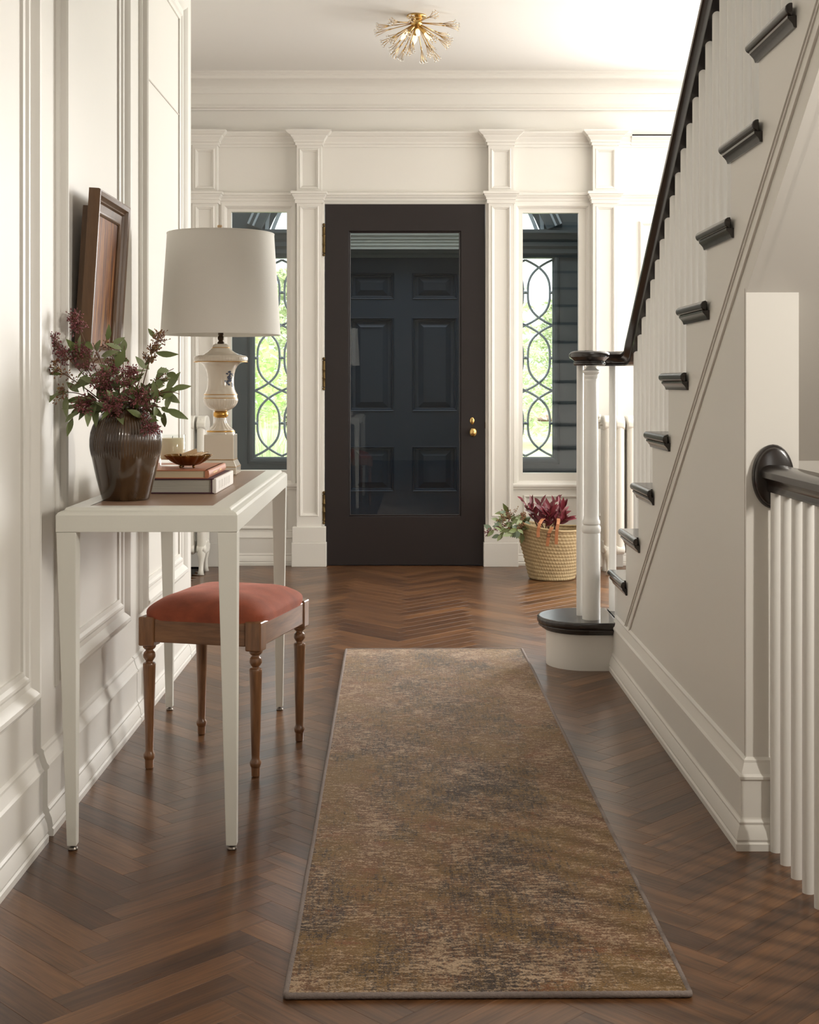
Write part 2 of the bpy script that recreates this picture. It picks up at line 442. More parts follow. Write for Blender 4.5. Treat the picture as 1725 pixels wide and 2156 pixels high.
M['fixbrass'] = mat('satin brass', (.58, .38, .14), .28, metal=1)
M['bulb'] = mat('lit bulb', (1, .9, .7), .3, emit=((1, .78, .48), 1.5))
M['binding'] = mat('rug binding', (.235, .190, .170), .9, bump=.8, bscale=350, var=.25, vscale=160)
M['rug'] = rug_mat('faded rug pile')
M['board'] = floor_mat('oak herringbone board', True)
M['boards'] = floor_mat('oak herringbone boards', False)
M['sub'] = mat('floor gap', (.012, .007, .004), .8)
M['grass'] = mat('lawn', (.46, .56, .24), .9, bump=.5, bscale=20, var=.3, vscale=1.5)
M['mulch'] = mat('mulch bed', (.20, .10, .06), .95, var=.3, vscale=8)
M['trunk'] = mat('tree bark', (.07, .045, .03), .9)
M['foliage'] = island_mat('spring maple leaves', [(.52, .66, .30), (.70, .82, .46), (.40, .55, .20)], .6, .45)
M['conifer'] = island_mat('conifer sprays', [(.50, .58, .36), (.66, .72, .50), (.40, .48, .26)], .7, .35)
M['stone'] = mat('vestibule stone', (.16, .16, .155), .5, var=.1, vscale=4)
M['soffit'] = M['paint']


def paint_art():
    m, nt, b = new_mat('abstract autumn painting'); N, L = nt.nodes, nt.links
    tc = N.new('ShaderNodeTexCoord'); mp = N.new('ShaderNodeMapping'); mp.inputs['Scale'].default_value = (40, 60, 4.5); L.new(tc.outputs['Object'], mp.inputs[0])
    n = N.new('ShaderNodeTexNoise'); n.inputs['Scale'].default_value = 1; n.inputs['Detail'].default_value = 6; n.inputs['Roughness'].default_value = .7; L.new(mp.outputs[0], n.inputs['Vector'])
    rp = N.new('ShaderNodeValToRGB'); L.new(n.outputs['Fac'], rp.inputs[0]); e = rp.color_ramp.elements
    e[0].position = .28; e[0].color = (.030, .012, .010, 1); e[1].position = .75; e[1].color = (.34, .19, .035, 1)
    for p_, c in ((.42, (.10, .035, .014, 1)), (.52, (.24, .085, .025, 1)), (.62, (.34, .15, .035, 1))):
        x = e.new(p_); x.color = c
    L.new(rp.outputs[0], b.inputs['Base Color']); b.inputs['Roughness'].default_value = .5; b.inputs['Specular IOR Level'].default_value = .2
    bp = N.new('ShaderNodeBump'); bp.inputs['Strength'].default_value = .4; bp.inputs['Distance'].default_value = .002; L.new(n.outputs['Fac'], bp.inputs['Height']); L.new(bp.outputs[0], b.inputs['Normal'])
    return m


def glaze_mat():
    m, nt, b = new_mat('brown drip glaze'); N, L = nt.nodes, nt.links
    tc = N.new('ShaderNodeTexCoord'); mp = N.new('ShaderNodeMapping'); mp.inputs['Scale'].default_value = (16, 16, 3.5); L.new(tc.outputs['Object'], mp.inputs[0])
    n = N.new('ShaderNodeTexNoise'); n.inputs['Scale'].default_value = 1; n.inputs['Detail'].default_value = 4; L.new(mp.outputs[0], n.inputs['Vector'])
    rp = N.new('ShaderNodeValToRGB'); L.new(n.outputs['Fac'], rp.inputs[0]); e = rp.color_ramp.elements
    e[0].position = .35; e[0].color = (.028, .0125, .0045, 1); e[1].position = .70; e[1].color = (.095, .050, .021, 1)
    x = e.new(.5); x.color = (.048, .022, .0065, 1)
    L.new(rp.outputs[0], b.inputs['Base Color']); b.inputs['Roughness'].default_value = .2; b.inputs['Coat Weight'].default_value = .8; b.inputs['Coat Roughness'].default_value = .06
    n2 = N.new('ShaderNodeTexNoise'); n2.inputs['Scale'].default_value = 130; L.new(tc.outputs['Object'], n2.inputs['Vector'])
    bp = N.new('ShaderNodeBump'); bp.inputs['Strength'].default_value = .10; bp.inputs['Distance'].default_value = .001; L.new(n2.outputs['Fac'], bp.inputs['Height']); L.new(bp.outputs[0], b.inputs['Normal'])
    return m


M['art'] = paint_art(); M['glaze'] = glaze_mat()
random.seed(7)

# ------------------------------------------------------------------ dimensions
CEIL = 2.94
XL = -0.88          # panelled wall on the left
XS = 0.801          # stair wall face
XR = 1.95           # outer right wall beside the stairs
XF = 3.60           # outer right wall of the foyer
YW = 8.00           # front-door wall
YO = 9.60           # outer porch wall
RISE, RUN = 0.187, 0.2604
def riser_y(k): return 5.62 - RUN * k

# ------------------------------------------------------------------ floor
sub = MB().box(-1.5, XR, -3, YW, -.12, -.0105).box(XR, XF, 5.3, YW, -.12, -.0105).build('floor', M['sub']); sub['kind'] = 'structure'; ROOTS['floor'] = Matrix()
BL, BW, TH, GAP = .42, .07, .010, .0003
S2 = math.sqrt(.5)


def board_mesh():
    a = MB(); L2, W2 = BL / 2 - GAP / 2, BW / 2 - GAP / 2; c = .0004
    b = [(-L2, -W2, -TH), (L2, -W2, -TH), (L2, W2, -TH), (-L2, W2, -TH)]
    m_ = [(-L2, -W2, -c), (L2, -W2, -c), (L2, W2, -c), (-L2, W2, -c)]
    t = [(-L2 + c, -W2 + c, 0), (L2 - c, -W2 + c, 0), (L2 - c, W2 - c, 0), (-L2 + c, W2 - c, 0)]
    fs = [(8, 9, 10, 11)] + [(i, (i + 1) % 4, 4 + (i + 1) % 4, 4 + i) for i in range(4)] + [(4 + i, 4 + (i + 1) % 4, 8 + (i + 1) % 4, 8 + i) for i in range(4)]
    return b + m_ + t, fs


bv, bf = board_mesh()
boards = []
for i in range(-150, 150):
    for j in range(-8, 9):
        for t in (0, 1):
            p0, q0 = i * BW + j * BL, i * BW - j * BL
            if t == 0: pc, qc, along = p0 + BL / 2, q0 + BW / 2, 0
            else: pc, qc, along = p0 + BW / 2, q0 + BW + BL / 2, 1
            X = (pc - qc) * S2 + .015; Y = (pc + qc) * S2 + 3.0
            if -1.25 < X < (1.8 if Y < 5.5 else 3.4) and -3.0 < Y < YW + .20:
                if X < XL - .12 and Y < 5.2: continue
                boards.append((X, Y, PI / 4 if along == 0 else 3 * PI / 4))


def board_score(b):
    X, Y, a = b
    if Y < 1.9: return -1
    px = VX + F * X / Y; py = VY + F * CAMZ / Y
    if px < -60 or px > 1790 or py > 2230: return -1
    if X > XS + .1 and 3.1 < Y < 5.3: return -1
    if -.18 < X < .46 and 2.5 < Y < 5.3: return -1      # under the runner
    return 1 / (Y * Y)


boards.sort(key=board_score, reverse=True)
me = bpy.data.meshes.new('board'); me.from_pydata(bv, [], bf); ul = me.uv_layers.new(name='UVMap')
for p in me.polygons:
    for li, vi in zip(p.loop_indices, p.vertices):
        ul.data[li].uv = (bv[vi][0], bv[vi][1])
me.materials.append(M['board']); me.update()
for k, (X, Y, a) in enumerate(boards[:300]):
    o = bpy.data.objects.new('board', me); COL.objects.link(o); o.parent = sub; o.location = (X, Y, 0); o.rotation_euler = (0, 0, a)
rest = MB(); rest.uv = []
for (X, Y, a) in boards[300:]:
    ca, sa = math.cos(a), math.sin(a)
    rest.add([(X + ca * p[0] - sa * p[1], Y + sa * p[0] + ca * p[1], p[2]) for p in bv], bf)
    for f in bf:
        rest.uv += [(bv[i][0], bv[i][1]) for i in f]
rest.build('board_field', M['boards'], sub, kind='stuff')

# ------------------------------------------------------------------ ceiling and room shell
c = MB()
c.box(-1.5, .75, -3, YW + .1, CEIL, CEIL + .2); c.box(.75, XF + .1, 5.0, YW + .1, CEIL, CEIL + .2); c.box(.75, XR + .1, -3, .9, CEIL, CEIL + .2)
ceil = c.build('ceiling', M['ceil']); ceil['kind'] = 'structure'; ROOTS['ceiling'] = Matrix()
sh = MB()
sh.box(.65, .75, .9, 5.0, CEIL + .2, 5.2); sh.box(XR, XR + .1, .9, 5.0, CEIL, 5.2); sh.box(.65, XR + .1, .8, .9, CEIL + .2, 5.2); sh.box(.65, XR + .1, 5.0, 5.1, CEIL + .2, 5.2); sh.box(.65, XR + .1, .8, 5.1, 5.1, 5.2)
sh = sh.build('wall_stairwell', M['paint']); sh['kind'] = 'structure'

# left wall: a solid block with a deep groove between two panelled sections
G0, G1, YE = 3.165, 3.205, 5.44
wl = MB()
wl.box(-1.6, XL, -3, G0, -.1, CEIL); wl.box(-1.6, XL - .035, G0, G1, -.1, CEIL); wl.box(-1.6, XL, G1, YE, -.1, CEIL); wl.box(-1.7, -1.5, YE, YW, -.1, CEIL)
wall_l = wl.build('wall_left', M['paint']); wall_l['kind'] = 'structure'; ROOTS['wall_left'] = Matrix()
BOL = [(0, 0), (.0, .006), (.012, .008), (.020, .014), (.026, .015), (.034, .010), (.046, .012), (.056, .022), (.064, .027), (.074, .028), (.080, .024), (.086, .012), (.094, .010), (.100, .004), (.100, 0)]
pan_l = [(.75, 1.95), (2.12, 3.035), (3.43, 4.055), (4.475, 5.14)]
for (a, b) in pan_l:
    mb = MB().frame((XL, 0, 0), (0, 1, 0), (0, 0, 1), (1, 0, 0), a, b, .432, 2.50, BOL)
    mb.build('panel_moulding', M['paint'], wall_l, smooth=True, angle=14)
# head of the concealed door in the far panel
MB().box(XL - .002, XL + .003, 4.475, 5.14, 2.128, 2.133).build('door_seam', M['emboss'], wall_l)
BASE = [(0, 0), (.030, 0), (.031, .016), (.027, .020), (.029, .026), (.026, .044), (.020, .058), (.021, .064), (.017, .070), (.016, .074), (.016, .160), (.020, .164), (.020, .170), (.015, .176), (.010, .190), (.007, .200), (.007, .206), (0, .212)]
bl = struct_root('baseboard_left')
for (a, b) in ((-3, G0 - .002), (G1, 4.27), (4.276, 5.265), (5.271, YE)):
    path = [(XL, b), (XL, a)]
    if b == YE: path = [(-1.5, YE), (XL, YE), (XL, a)]
    MB().sweep(path, [(o, z) for (o, z) in BASE]).build('baseboard', M['paint'], bl, smooth=True, angle=14)

# right outer wall with two window openings
wr = MB()


def wall_holes_x(mb, x0, x1, ya, yb, za, zb, holes):
    y = ya
    for (h0, h1, z0, z1) in sorted(holes):
        mb.box(x0, x1, y, h0, za, zb); mb.box(x0, x1, h0, h1, za, z0); mb.box(x0, x1, h0, h1, z1, zb); y = h1
    mb.box(x0, x1, y, yb, za, zb)


wall_holes_x(wr, XR, XR + .12, -3, 5.3, -.1, CEIL, [(1.5, 2.2, 1.25, 1.95)])
wall_holes_x(wr, XF, XF + .12, 5.18, YW + .1, -.1, CEIL, [(5.6, 7.6, .5, 2.5)])
wr.box(XR + .12, XF, 5.18, 5.3, -.1, CEIL)
wr = wr.build('wall_right', M['paint']); wr['kind'] = 'structure'
for n_, (y0, y1, z0, z1) in enumerate(((1.5, 2.2, 1.25, 1.95), (5.6, 7.6, .5, 2.5))):
    r = struct_root('window_%d' % (7 + n_))
    MB().frame((XR if n_ == 0 else XF, 0, 0), (0, 1, 0), (0, 0, 1), (-1, 0, 0), y0, y1, z0, z1, [(0, -.06), (0, .012), (.03, .018), (.09, .022), (.1, .03), (.12, .03), (.12, 0)]).build('casing', M['paint'], r)
r = struct_root('window_9')
MB().frame((0, 8.0, 0), (1, 0, 0), (0, 0, 1), (0, -1, 0), 2.02, 3.22, .8, 2.75, [(0, -.06), (0, .012), (.03, .018), (.09, .022), (.1, .03), (.12, .03), (.12, 0)]).build('casing', M['paint'], r)
wb = MB().box(-1.6, XR + .1, -3.12, -3.0, -.1, CEIL).build('wall_rear', M['paint']); wb['kind'] = 'structure'

# ------------------------------------------------------------------ front-door wall
DP = YW - .07                                    # pilaster front plane
DX0, DX1, DZ = -.4870, .4760, 2.168                # door opening
WL = (fx(473, YW), fx(616, YW)); WR = (fx(1088, YW), fx(1240, YW)); WZ = (.486, 2.160)
wbk = MB()
YB = YW + .10
for (x0, x1, z0, z1) in ((-1.6, WL[0], 0, CEIL), (WL[1], DX0, 0, CEIL), (DX1, WR[0], 0, CEIL), (WR[1], 2.02, 0, CEIL), (2.02, 3.22, 0, .8), (2.02, 3.22, 2.75, CEIL), (3.22, XF + .1, 0, CEIL), (WL[0], WL[1], 0, WZ[0]), (WR[0], WR[1], 0, WZ[0]),
                         (WL[0], WL[1], WZ[1], CEIL), (WR[0], WR[1], WZ[1], CEIL), (DX0, DX1, DZ, CEIL)):
    wbk.box(x0, x1, YW, YB, z0 if z0 else -.1, z1)
wall_b = wbk.build('wall_back', M['paint']); wall_b['kind'] = 'structure'; ROOTS['wall_back'] = Matrix()
PIL = [(405, 457), (625, 677), (1029, 1081), (1249, 1301)]
PX = [(fx(a, DP), fx(b, DP)) for a, b in PIL]
zc0, zc1 = fz(428, DP), fz(403, DP)               # lower entablature
zu0, zu1 = fz(306, DP), fz(276, DP)               # upper cornice
SUNK = [(0, -.010), (.004, -.010), (.010, -.004), (.014, -.004), (.018, .0)]


def panelled_post(name, x0, x1, z0, z1, pz0, pz1, inset):
    # a post whose face has a sunk panel with a bevelled edge
    mb = MB(); yf = DP
    mb.box(x0, x1, yf + .011, YW, z0, z1)
    a, b = x0 + inset, x1 - inset
    for (q0, q1, r0, r1) in ((x0, a, z0, z1), (b, x1, z0, z1), (a, b, z0, pz0), (a, b, pz1, z1)):
        mb.box(q0, q1, yf, yf + .011, r0, r1)
    o = mb.build(name, M['paint'], wall_b)
    MB().frame((0, yf, 0), (1, 0, 0), (0, 0, 1), (0, -1, 0), a + .018, b - .018, pz0 + .018, pz1 - .018, [(0, -.0105), (.003, -.006), (.008, -.004), (.010, .002), (.016, .004), (.020, 0)]).build('panel_bead', M['paint'], o, smooth=True, angle=14)
    return o


zpl = fz(1109, DP)
for (x0, x1) in PX:
    o = panelled_post('pilaster', x0, x1, .12, zc0 + .02, .30 if True else 0, fz(434, DP), .018)
    e = .030
    pl = MB().box(x0 - e, x1 + e, DP - .022, YW, 0, fz(1142, DP)).build('plinth', M['paint'], o, bevel=.003)
    e = .026
    MB().box(x0 - e, x1 + e, DP - .018, YW, fz(1142, DP), zpl).build('plinth_block', M['paint'], o, bevel=.003)
    MB().sweep([(x1, YW), (x1, DP), (x0, DP), (x0, YW)][::-1], [(0, zpl - .002), (.022, zpl - .002), (.021, zpl + .008), (.014, zpl + .016), (.012, zpl + .024), (.005, zpl + .036), (.004, zpl + .046), (0, zpl + .048)][::1]).build('base_moulding', M['paint'], o, smooth=True, angle=14)
    panelled_post('upper_pilaster', x0, x1, zc1 - .02, zu0 + .02, fz(397, DP), fz(313, DP), .016)
# entablature and cornice, breaking forward round each pilaster
x_end = PX[3][1]


def broken_path(x_from, x_to):
    pts = [(x_from, YW)]
    for (x0, x1) in PX:
        pts += [(x0, YW), (x0, DP), (x1, DP), (x1, YW)]
    pts.append((x_to, YW))
    return pts


def rel(prof, z0): return [(o, z0 + z) for (o, z) in prof]


h = zc1 - zc0
ENT = [(0, 0), (.010, 0), (.010, h * .30), (.015, h * .32), (.015, h * .46), (.020, h * .56), (.026, h * .66), (.026, h * .74), (.034, h * .78), (.034, h * .96), (.030, h), (0, h)]
h2 = zu1 - zu0
COR = [(0, 0), (.008, 0), (.008, h2 * .18), (.016, h2 * .22), (.016, h2 * .36), (.026, h2 * .50), (.032, h2 * .58), (.034, h2 * .66), (.046, h2 * .74), (.056, h2 * .86), (.060, h2 * .9), (.060, h2), (0, h2)]
# travel from right to left so that "left" is towards the room
MB().sweep(broken_path(-1.5, 1.86)[::-1], rel([(o, z) for o, z in ENT], zc0)).build('entablature', M['paint'], wall_b)
MB().sweep(broken_path(-1.5, x_end + .09)[::-1], rel(COR, zu0)).build('cornice', M['paint'], wall_b)
h3 = h2 * .8
MB().sweep([(1.86, YW), (x_end + .09, YW)], [(o * .8, zu0 + z * .72) for o, z in COR]).build('cornice', M['paint'], wall_b)
MB().box(x_end + .06, 1.86, YW - .042, YW - .001, zu0 + h2 * .73, zu0 + h2 * .84).build('cove_slot', M['char'], wall_b)  # dark strip painted in as the shadow above the lower cornice run
# crown at the ceiling
CRW = [(0, 2.732), (.020, 2.732), (.022, 2.740), (.016, 2.746), (.012, 2.750), (.015, 2.757), (.012, 2.764), (.010, 2.772), (.012, 2.830), (.022, 2.833), (.024, 2.838)]
for i in range(9):
    t = i / 8 * PI / 2
    CRW.append((.024 + .100 * (1 - math.cos(t)), 2.838 + .058 * math.sin(t)))
CRW += [(.132, 2.900), (.140, 2.912), (.140, 2.922), (.152, 2.928), (.152, CEIL), (0, CEIL)]
t1 = struct_root('trim_1')
MB().sweep([(XF, YW), (-1.5, YW), (-1.5, YE), (XL, YE), (XL, YE - .001)], CRW).build('crown_moulding', M['paint'], t1, smooth=True, angle=12)
# dado below the side windows
for (a, b) in (WL, WR):
    i0, i1 = (PX[0][1], PX[1][0]) if a < 0 else (PX[2][1], PX[3][0])
    MB().sweep([(i1, YW), (i0, YW)], [(0, fz(1030, YW)), (.010, fz(1030, YW)), (.012, fz(1026, YW)), (.022, fz(1024, YW)), (.022, fz(1020, YW)), (.014, fz(1018, YW)), (0, fz(1016, YW))]).build('dado_rail', M['paint'], wall_b, smooth=True, angle=14)
    MB().frame((0, YW, 0), (1, 0, 0), (0, 0, 1), (0, -1, 0), i0 + .085, i1 - .085, .235, fz(1049, YW), [(0, 0), (.002, .004), (.008, .012), (.014, .014), (.018, .008), (.020, 0)]).build('panel_moulding', M['paint'], wall_b, smooth=True, angle=14)
bb = struct_root('baseboard_back')
for (a, b) in ((-1.5, PX[0][0]), (PX[0][1], PX[1][0]), (PX[2][1], PX[3][0]), (PX[3][1], XF)):
    MB().sweep([(b, YW), (a, YW)], BASE).build('baseboard', M['paint'], bb, smooth=True, angle=14)
# far wall panels right of the last pilaster
MB().frame((0, YW, 0), (1, 0, 0), (0, 0, 1), (0, -1, 0), fx(1355, YW), XR - .06, .45, fz(475, YW), [(0, 0), (.002, .004), (.010, .014), (.018, .016), (.024, .008), (.026, 0)]).build('panel_moulding', M['paint'], wall_b, smooth=True, angle=14)
# door casing fillets beside the door
for (a, b) in ((PX[1][1], DX0), (DX1, PX[2][0])):
    MB().box(a, b, YW - .045, YW, 0, zc0 + .01).build('door_casing', M['paint'], wall_b, bevel=.002)


# ---- side windows in the door wall
def side_window(n, xr, gl, gr, gt, gb):
    r = struct_root('window_%d' % n)
    x0, x1 = xr; z0, z1 = WZ
    g0, g1, gz0, gz1 = fx(gl, YW + .02), fx(gr, YW + .02), fz(gb, YW + .02), fz(gt, YW + .02)
    y0, y1 = YW + .020, YW + .065
    for nm, q in (('stile', (x0, g0, z0, z1)), ('stile', (g1, x1, z0, z1)), ('rail', (g0, g1, gz1, z1)), ('rail', (g0, g1, z0, gz0))):
        MB().box(q[0], q[1], y0, y1, q[2], q[3]).build(nm, M['paint'], r)
    MB().box(g0 - .002, g1 + .002, y0 + .020, y0 + .026, gz0 - .002, gz1 + .002).build('glass_pane', M['glass'], r)
    MB().frame((0, YW, 0), (1, 0, 0), (0, 0, 1), (0, -1, 0), x0 + .004, x1 - .004, z0 + .01, z1 - .004, [(-.010, -.020), (-.008, -.012), (0, -.006), (.0, .004), (.008, .010), (.020, .012), (.028, .006), (.030, 0)]).build('casing', M['paint'], r, smooth=True, angle=30)


side_window(1, WL, 487, 604, 446, 990)
side_window(2, WR, 1101, 1219, 448, 996)

# ---- inner glazed door
d1 = struct_root('door_1')
YD = YW - .038
gx0, gx1, gz0, gz1 = fx(734, YD), fx(971, YD), fz(1088, YD), fz(486, YD)
for nm, q in (('stile', (DX0 + .003, gx0, .006, DZ - .003)), ('stile', (gx1, DX1 - .003, .006, DZ - .003)), ('rail', (gx0, gx1, gz1, DZ - .003)), ('rail', (gx0, gx1, .006, gz0))):
    MB().box(q[0], q[1], YD, YD + .048, q[2], q[3]).build(nm, M['doorwood'], d1, bevel=.0)
MB().frame((0, YD, 0), (1, 0, 0), (0, 0, 1), (0, -1, 0), gx0 + .012, gx1 - .012, gz0 + .012, gz1 - .012, [(0, -.020), (0, -.006), (.004, -.004), (.008, -.006), (.013, 0.0004)]).build('glazing_bead', M['doorwood'], d1, smooth=True, angle=30)
MB().box(gx0, gx1, YD + .018, YD + .024, gz0, gz1).build('glass_pane', M['glass'], d1)
for py in (505, 787, 1069):
    zc = fz(py, YD - .008); hx = DX0 - .004
    hg = MB().lathe([(.001, -.100), (.008, -.095), (.0085, -.087), (.004, -.080), (.009, -.077), (.009, -.073), (.0085, -.070), (.0085, -.030), (.0098, -.028), (.0098, -.022), (.0085, -.020), (.0085, .020), (.0098, .022), (.0098, .028), (.0085, .030), (.0085, .070), (.009, .073), (.009, .077), (.004, .080), (.0085, .087), (.008, .095), (.001, .100)], (hx, YD - .009, zc), 14)
    hg = hg.build('hinge', M['oldbrass'], d1, smooth=True, angle=50)
    MB().box(hx - .020, hx, YD - .010, YD - .002, zc - .078, zc + .078).build('hinge_leaf', M['paint'], hg, bevel=.001)
k = P(994.5, 886, YD)
es = MB().lathe([(1, 0), (1, -.003), (.8, -.006), (.3, -.007), (.05, -.007)], (k.x, YD, k.z), 24, axis='y', rfun=lambda r, z, a: r * (.0145 * .0205) / math.hypot(.0205 * math.cos(a), .0145 * math.sin(a)))
es = es.build('keyhole_plate', M['brass'], d1, smooth=True, angle=50)
MB().tube([(k.x, YD - .0075, k.z + .014), (k.x - .002, YD - .009, k.z), (k.x, YD - .0075, k.z - .014)], .0022, 8).build('keyhole_cover', M['oldbrass'], es, smooth=True)
k = P(995.5, 909.5, YD)
MB().lathe([(.014, 0), (.015, -.006), (.011, -.010), (.009, -.030), (.012, -.036), (.018, -.042), (.022, -.052), (.0215, -.062), (.015, -.070), (.004, -.073), (.0005, -.073)], (k.x, YD, k.z), 24, axis='y', rfun=lambda r, z, a: r * (1 + .22 * abs(math.sin(a)) ** 2 * (1 if z < -.036 else 0))).build('door_knob', M['brass'], d1, smooth=True, angle=60)
MB().box(DX1 - .004, DX1 + .006, YD - .004, YD + .01, fz(902, YD), fz(889, YD)).build('strike_plate', M['bronze'], d1, bevel=.002)

# ------------------------------------------------------------------ porch (vestibule) behind the door
vf = MB().box(-1.9, 1.9, YW, YO + .15, -.12, -.004).build('floor_porch', M['stone']); vf['kind'] = 'structure'
vs_ = MB(); vs_.box(-1.9, -1.75, YB, YO, 0, 3.45); vs_.box(1.75, 1.9, YB, YO, 0, 3.45)
vs_ = vs_.build('wall_porch', M['teal']); vs_['kind'] = 'structure'
vl = MB().box(-1.9, 1.9, YB, YO + .15, 3.45, 3.6).build('ceiling_porch', M['teal']); vl['kind'] = 'structure'
vb = MB(); vb.box(-1.75, WL[0], YB, YB + .004, 0, 3.45); vb.box(WL[1], DX0, YB, YB + .004, 0, 3.45); vb.box(DX1, WR[0], YB, YB + .004, 0, 3.45); vb.box(WR[1], 1.75, YB, YB + .004, 0, 3.45)
vb.box(WL[0], WR[1], YB, YB + .004, DZ, 3.45)
vb = vb.build('wall_porch_inner', M['teal']); vb['kind'] = 'structure'
OLX, ORX = (-1.105, -.690), (.660, 1.072)
OZ = (fz(966, YO), fz(540, YO)); ODX = .585; ODZ = 2.052
CXA, CZ0, RA = -.010, 1.80, 1.11                 # fanlight: a segment of a circle above the transom
CZA = 2.205; TH0 = math.asin((CZA - CZ0) / RA); HWA = RA * math.cos(TH0)
ow = MB(); Y1 = YO + .14
for (x0, x1, z0, z1) in ((-1.9, OLX[0], 0, CZA), (OLX[1], -ODX, 0, CZA), (ODX, ORX[0], 0, CZA), (ORX[1], 1.9, 0, CZA), (OLX[0], OLX[1], 0, OZ[0]), (ORX[0], ORX[1], 0, OZ[0]),
                         (OLX[0], OLX[1], OZ[1], CZA), (ORX[0], ORX[1], OZ[1], CZA), (-ODX, ODX, ODZ, CZA), (-1.9, CXA - HWA, CZA, 3.45), (CXA + HWA, 1.9, CZA, 3.45)):
    ow.box(x0, x1, YO, Y1, z0, z1)
NA = 40
for i in range(NA):
    a0, a1 = TH0 + (PI - 2 * TH0) * i / NA, TH0 + (PI - 2 * TH0) * (i + 1) / NA
    pa = [(CXA + RA * math.cos(a), CZ0 + RA * math.sin(a)) for a in (a0, a1)]
    ow.hexa([(pa[1][0], YO, pa[1][1]), (pa[0][0], YO, pa[0][1]), (pa[0][0], Y1, pa[0][1]), (pa[1][0], Y1, pa[1][1])],
            [(pa[1][0], YO, 3.45), (pa[0][0], YO, 3.45), (pa[0][0], Y1, 3.45), (pa[1][0], Y1, 3.45)])
ow = ow.build('wall_outer', M['teal']); ow['kind'] = 'structure'; ROOTS['wall_outer'] = Matrix()


def arc_bar(name, c, r, a0, a1, w_, dp, m, parent, n=24, y=YO):
    mb = MB()
    vs = []
    for i in range(n + 1):
        a = a0 + (a1 - a0) * i / n
        for rr in (r - w_ / 2, r + w_ / 2):
            for yy in (y - dp, y + .01):
                vs.append((c[0] + rr * math.cos(a), yy, c[1] + rr * math.sin(a)))
    fs = []
    for i in range(n):
        b = i * 4; q = b + 4
        fs += [(b, b + 2, q + 2, q), (b + 1, q + 1, q + 3, b + 3), (b, q, q + 1, b + 1), (b + 2, b + 3, q + 3, q + 2)]
    mb.add(vs, fs)
    return mb.build(name, m, parent)


wf = struct_root('window_5')
arc_bar('arch_moulding', (CXA, CZ0), RA + .055, TH0, PI - TH0, .11, .02, M['teal'], wf)
arc_bar('arch_bead', (CXA, CZ0), RA + .10, TH0, PI - TH0, .014, .035, M['tracery'], wf)
arc_bar('arch_bead', (CXA, CZ0), RA + .062, TH0, PI - TH0, .014, .035, M['tracery'], wf)
arc_bar('arch_frame', (CXA, CZ0), RA - .02, TH0, PI - TH0, .05, .0, M['teal'], wf, y=YO + .06)
for s in (-1, 1):
    for (cx_, cz_, r_, lo, hi) in ((-.35, 1.75, 1.385, .32, 1.45), (.95, 2.55, .42, 0, 2 * PI), (.30, 2.20, .70, .0, 1.9)):
        lo_, hi_ = (lo, hi) if s > 0 else (PI - hi, PI - lo)
        arc_bar('tracery_bar', (CXA + s * cx_, cz_), r_, lo_, hi_, .026, .0, M['tracery'], wf, y=YO + .05) if cx_ < .9 else None
MB().add([(CXA + RA * math.cos(TH0 + (PI - 2 * TH0) * i / 24), YO + .07, CZ0 + RA * math.sin(TH0 + (PI - 2 * TH0) * i / 24)) for i in range(25)], [tuple(range(25))]).build('glass_pane', M['glass'], wf)
# transom band
tb = struct_root('trim_2')
MB().sweep([(1.75, YO), (-1.75, YO)], [(0, 2.0), (.015, 2.0), (.02, 2.02), (.03, 2.03), (.03, 2.06), (.045, 2.08), (.045, 2.11), (.06, 2.13), (.07, 2.16), (.085, 2.17), (.085, 2.19), (0, 2.195)]).build('transom_moulding', M['teal'], tb)


def tracery_window(n, xr):
    r = struct_root('window_%d' % n)
    x0, x1 = xr; z0, z1 = OZ; y = YO + .03
    MB().frame((0, YO, 0), (1, 0, 0), (0, 0, 1), (0, -1, 0), x0 + .012, x1 - .012, z0 + .012, z1 - .012, [(0, -.05), (0, -.01), (.012, .0), (.012, .012), (.03, .016), (.045, .010), (.05, 0)]).build('frame', M['teal'], r)
    MB().box(x0, x1, y + .02, y + .024, z0, z1).build('glass_pane', M['glass'], r)
    nc = 2; cw = (x1 - x0 - .024) / nc; per = 138 / F * YO; hp = per / 2
    zm0 = fz(615.5, YO)                              # middle of the top lens
    for ci in range(nc):
        xc = x0 + .012 + cw * (ci + .5); a = cw * .41
        for rI in range(3):
            zm = zm0 - per * rI
            for s in (-1, 1):
                pts = []
                for i in range(25):
                    t = -1 + 2 * i / 24
                    pts.append((xc + s * (a - (a + cw / 2) * abs(t) ** 3), y + .004, zm + hp * t))
                pts = [p for p in pts if z0 < p[2] < z1]
                MB().tube(pts, .0088, 6).build('tracery_bar', M['tracery'], r, smooth=True)
            for s in (-1, 1):
                MB().tube([(xc + s * (a - .004), y + .004, zm), (xc + s * (cw / 2 + .004), y + .004, zm)], .011, 6).build('tracery_node', M['tracery'], r, smooth=True)


tracery_window(3, OLX); tracery_window(4, ORX)
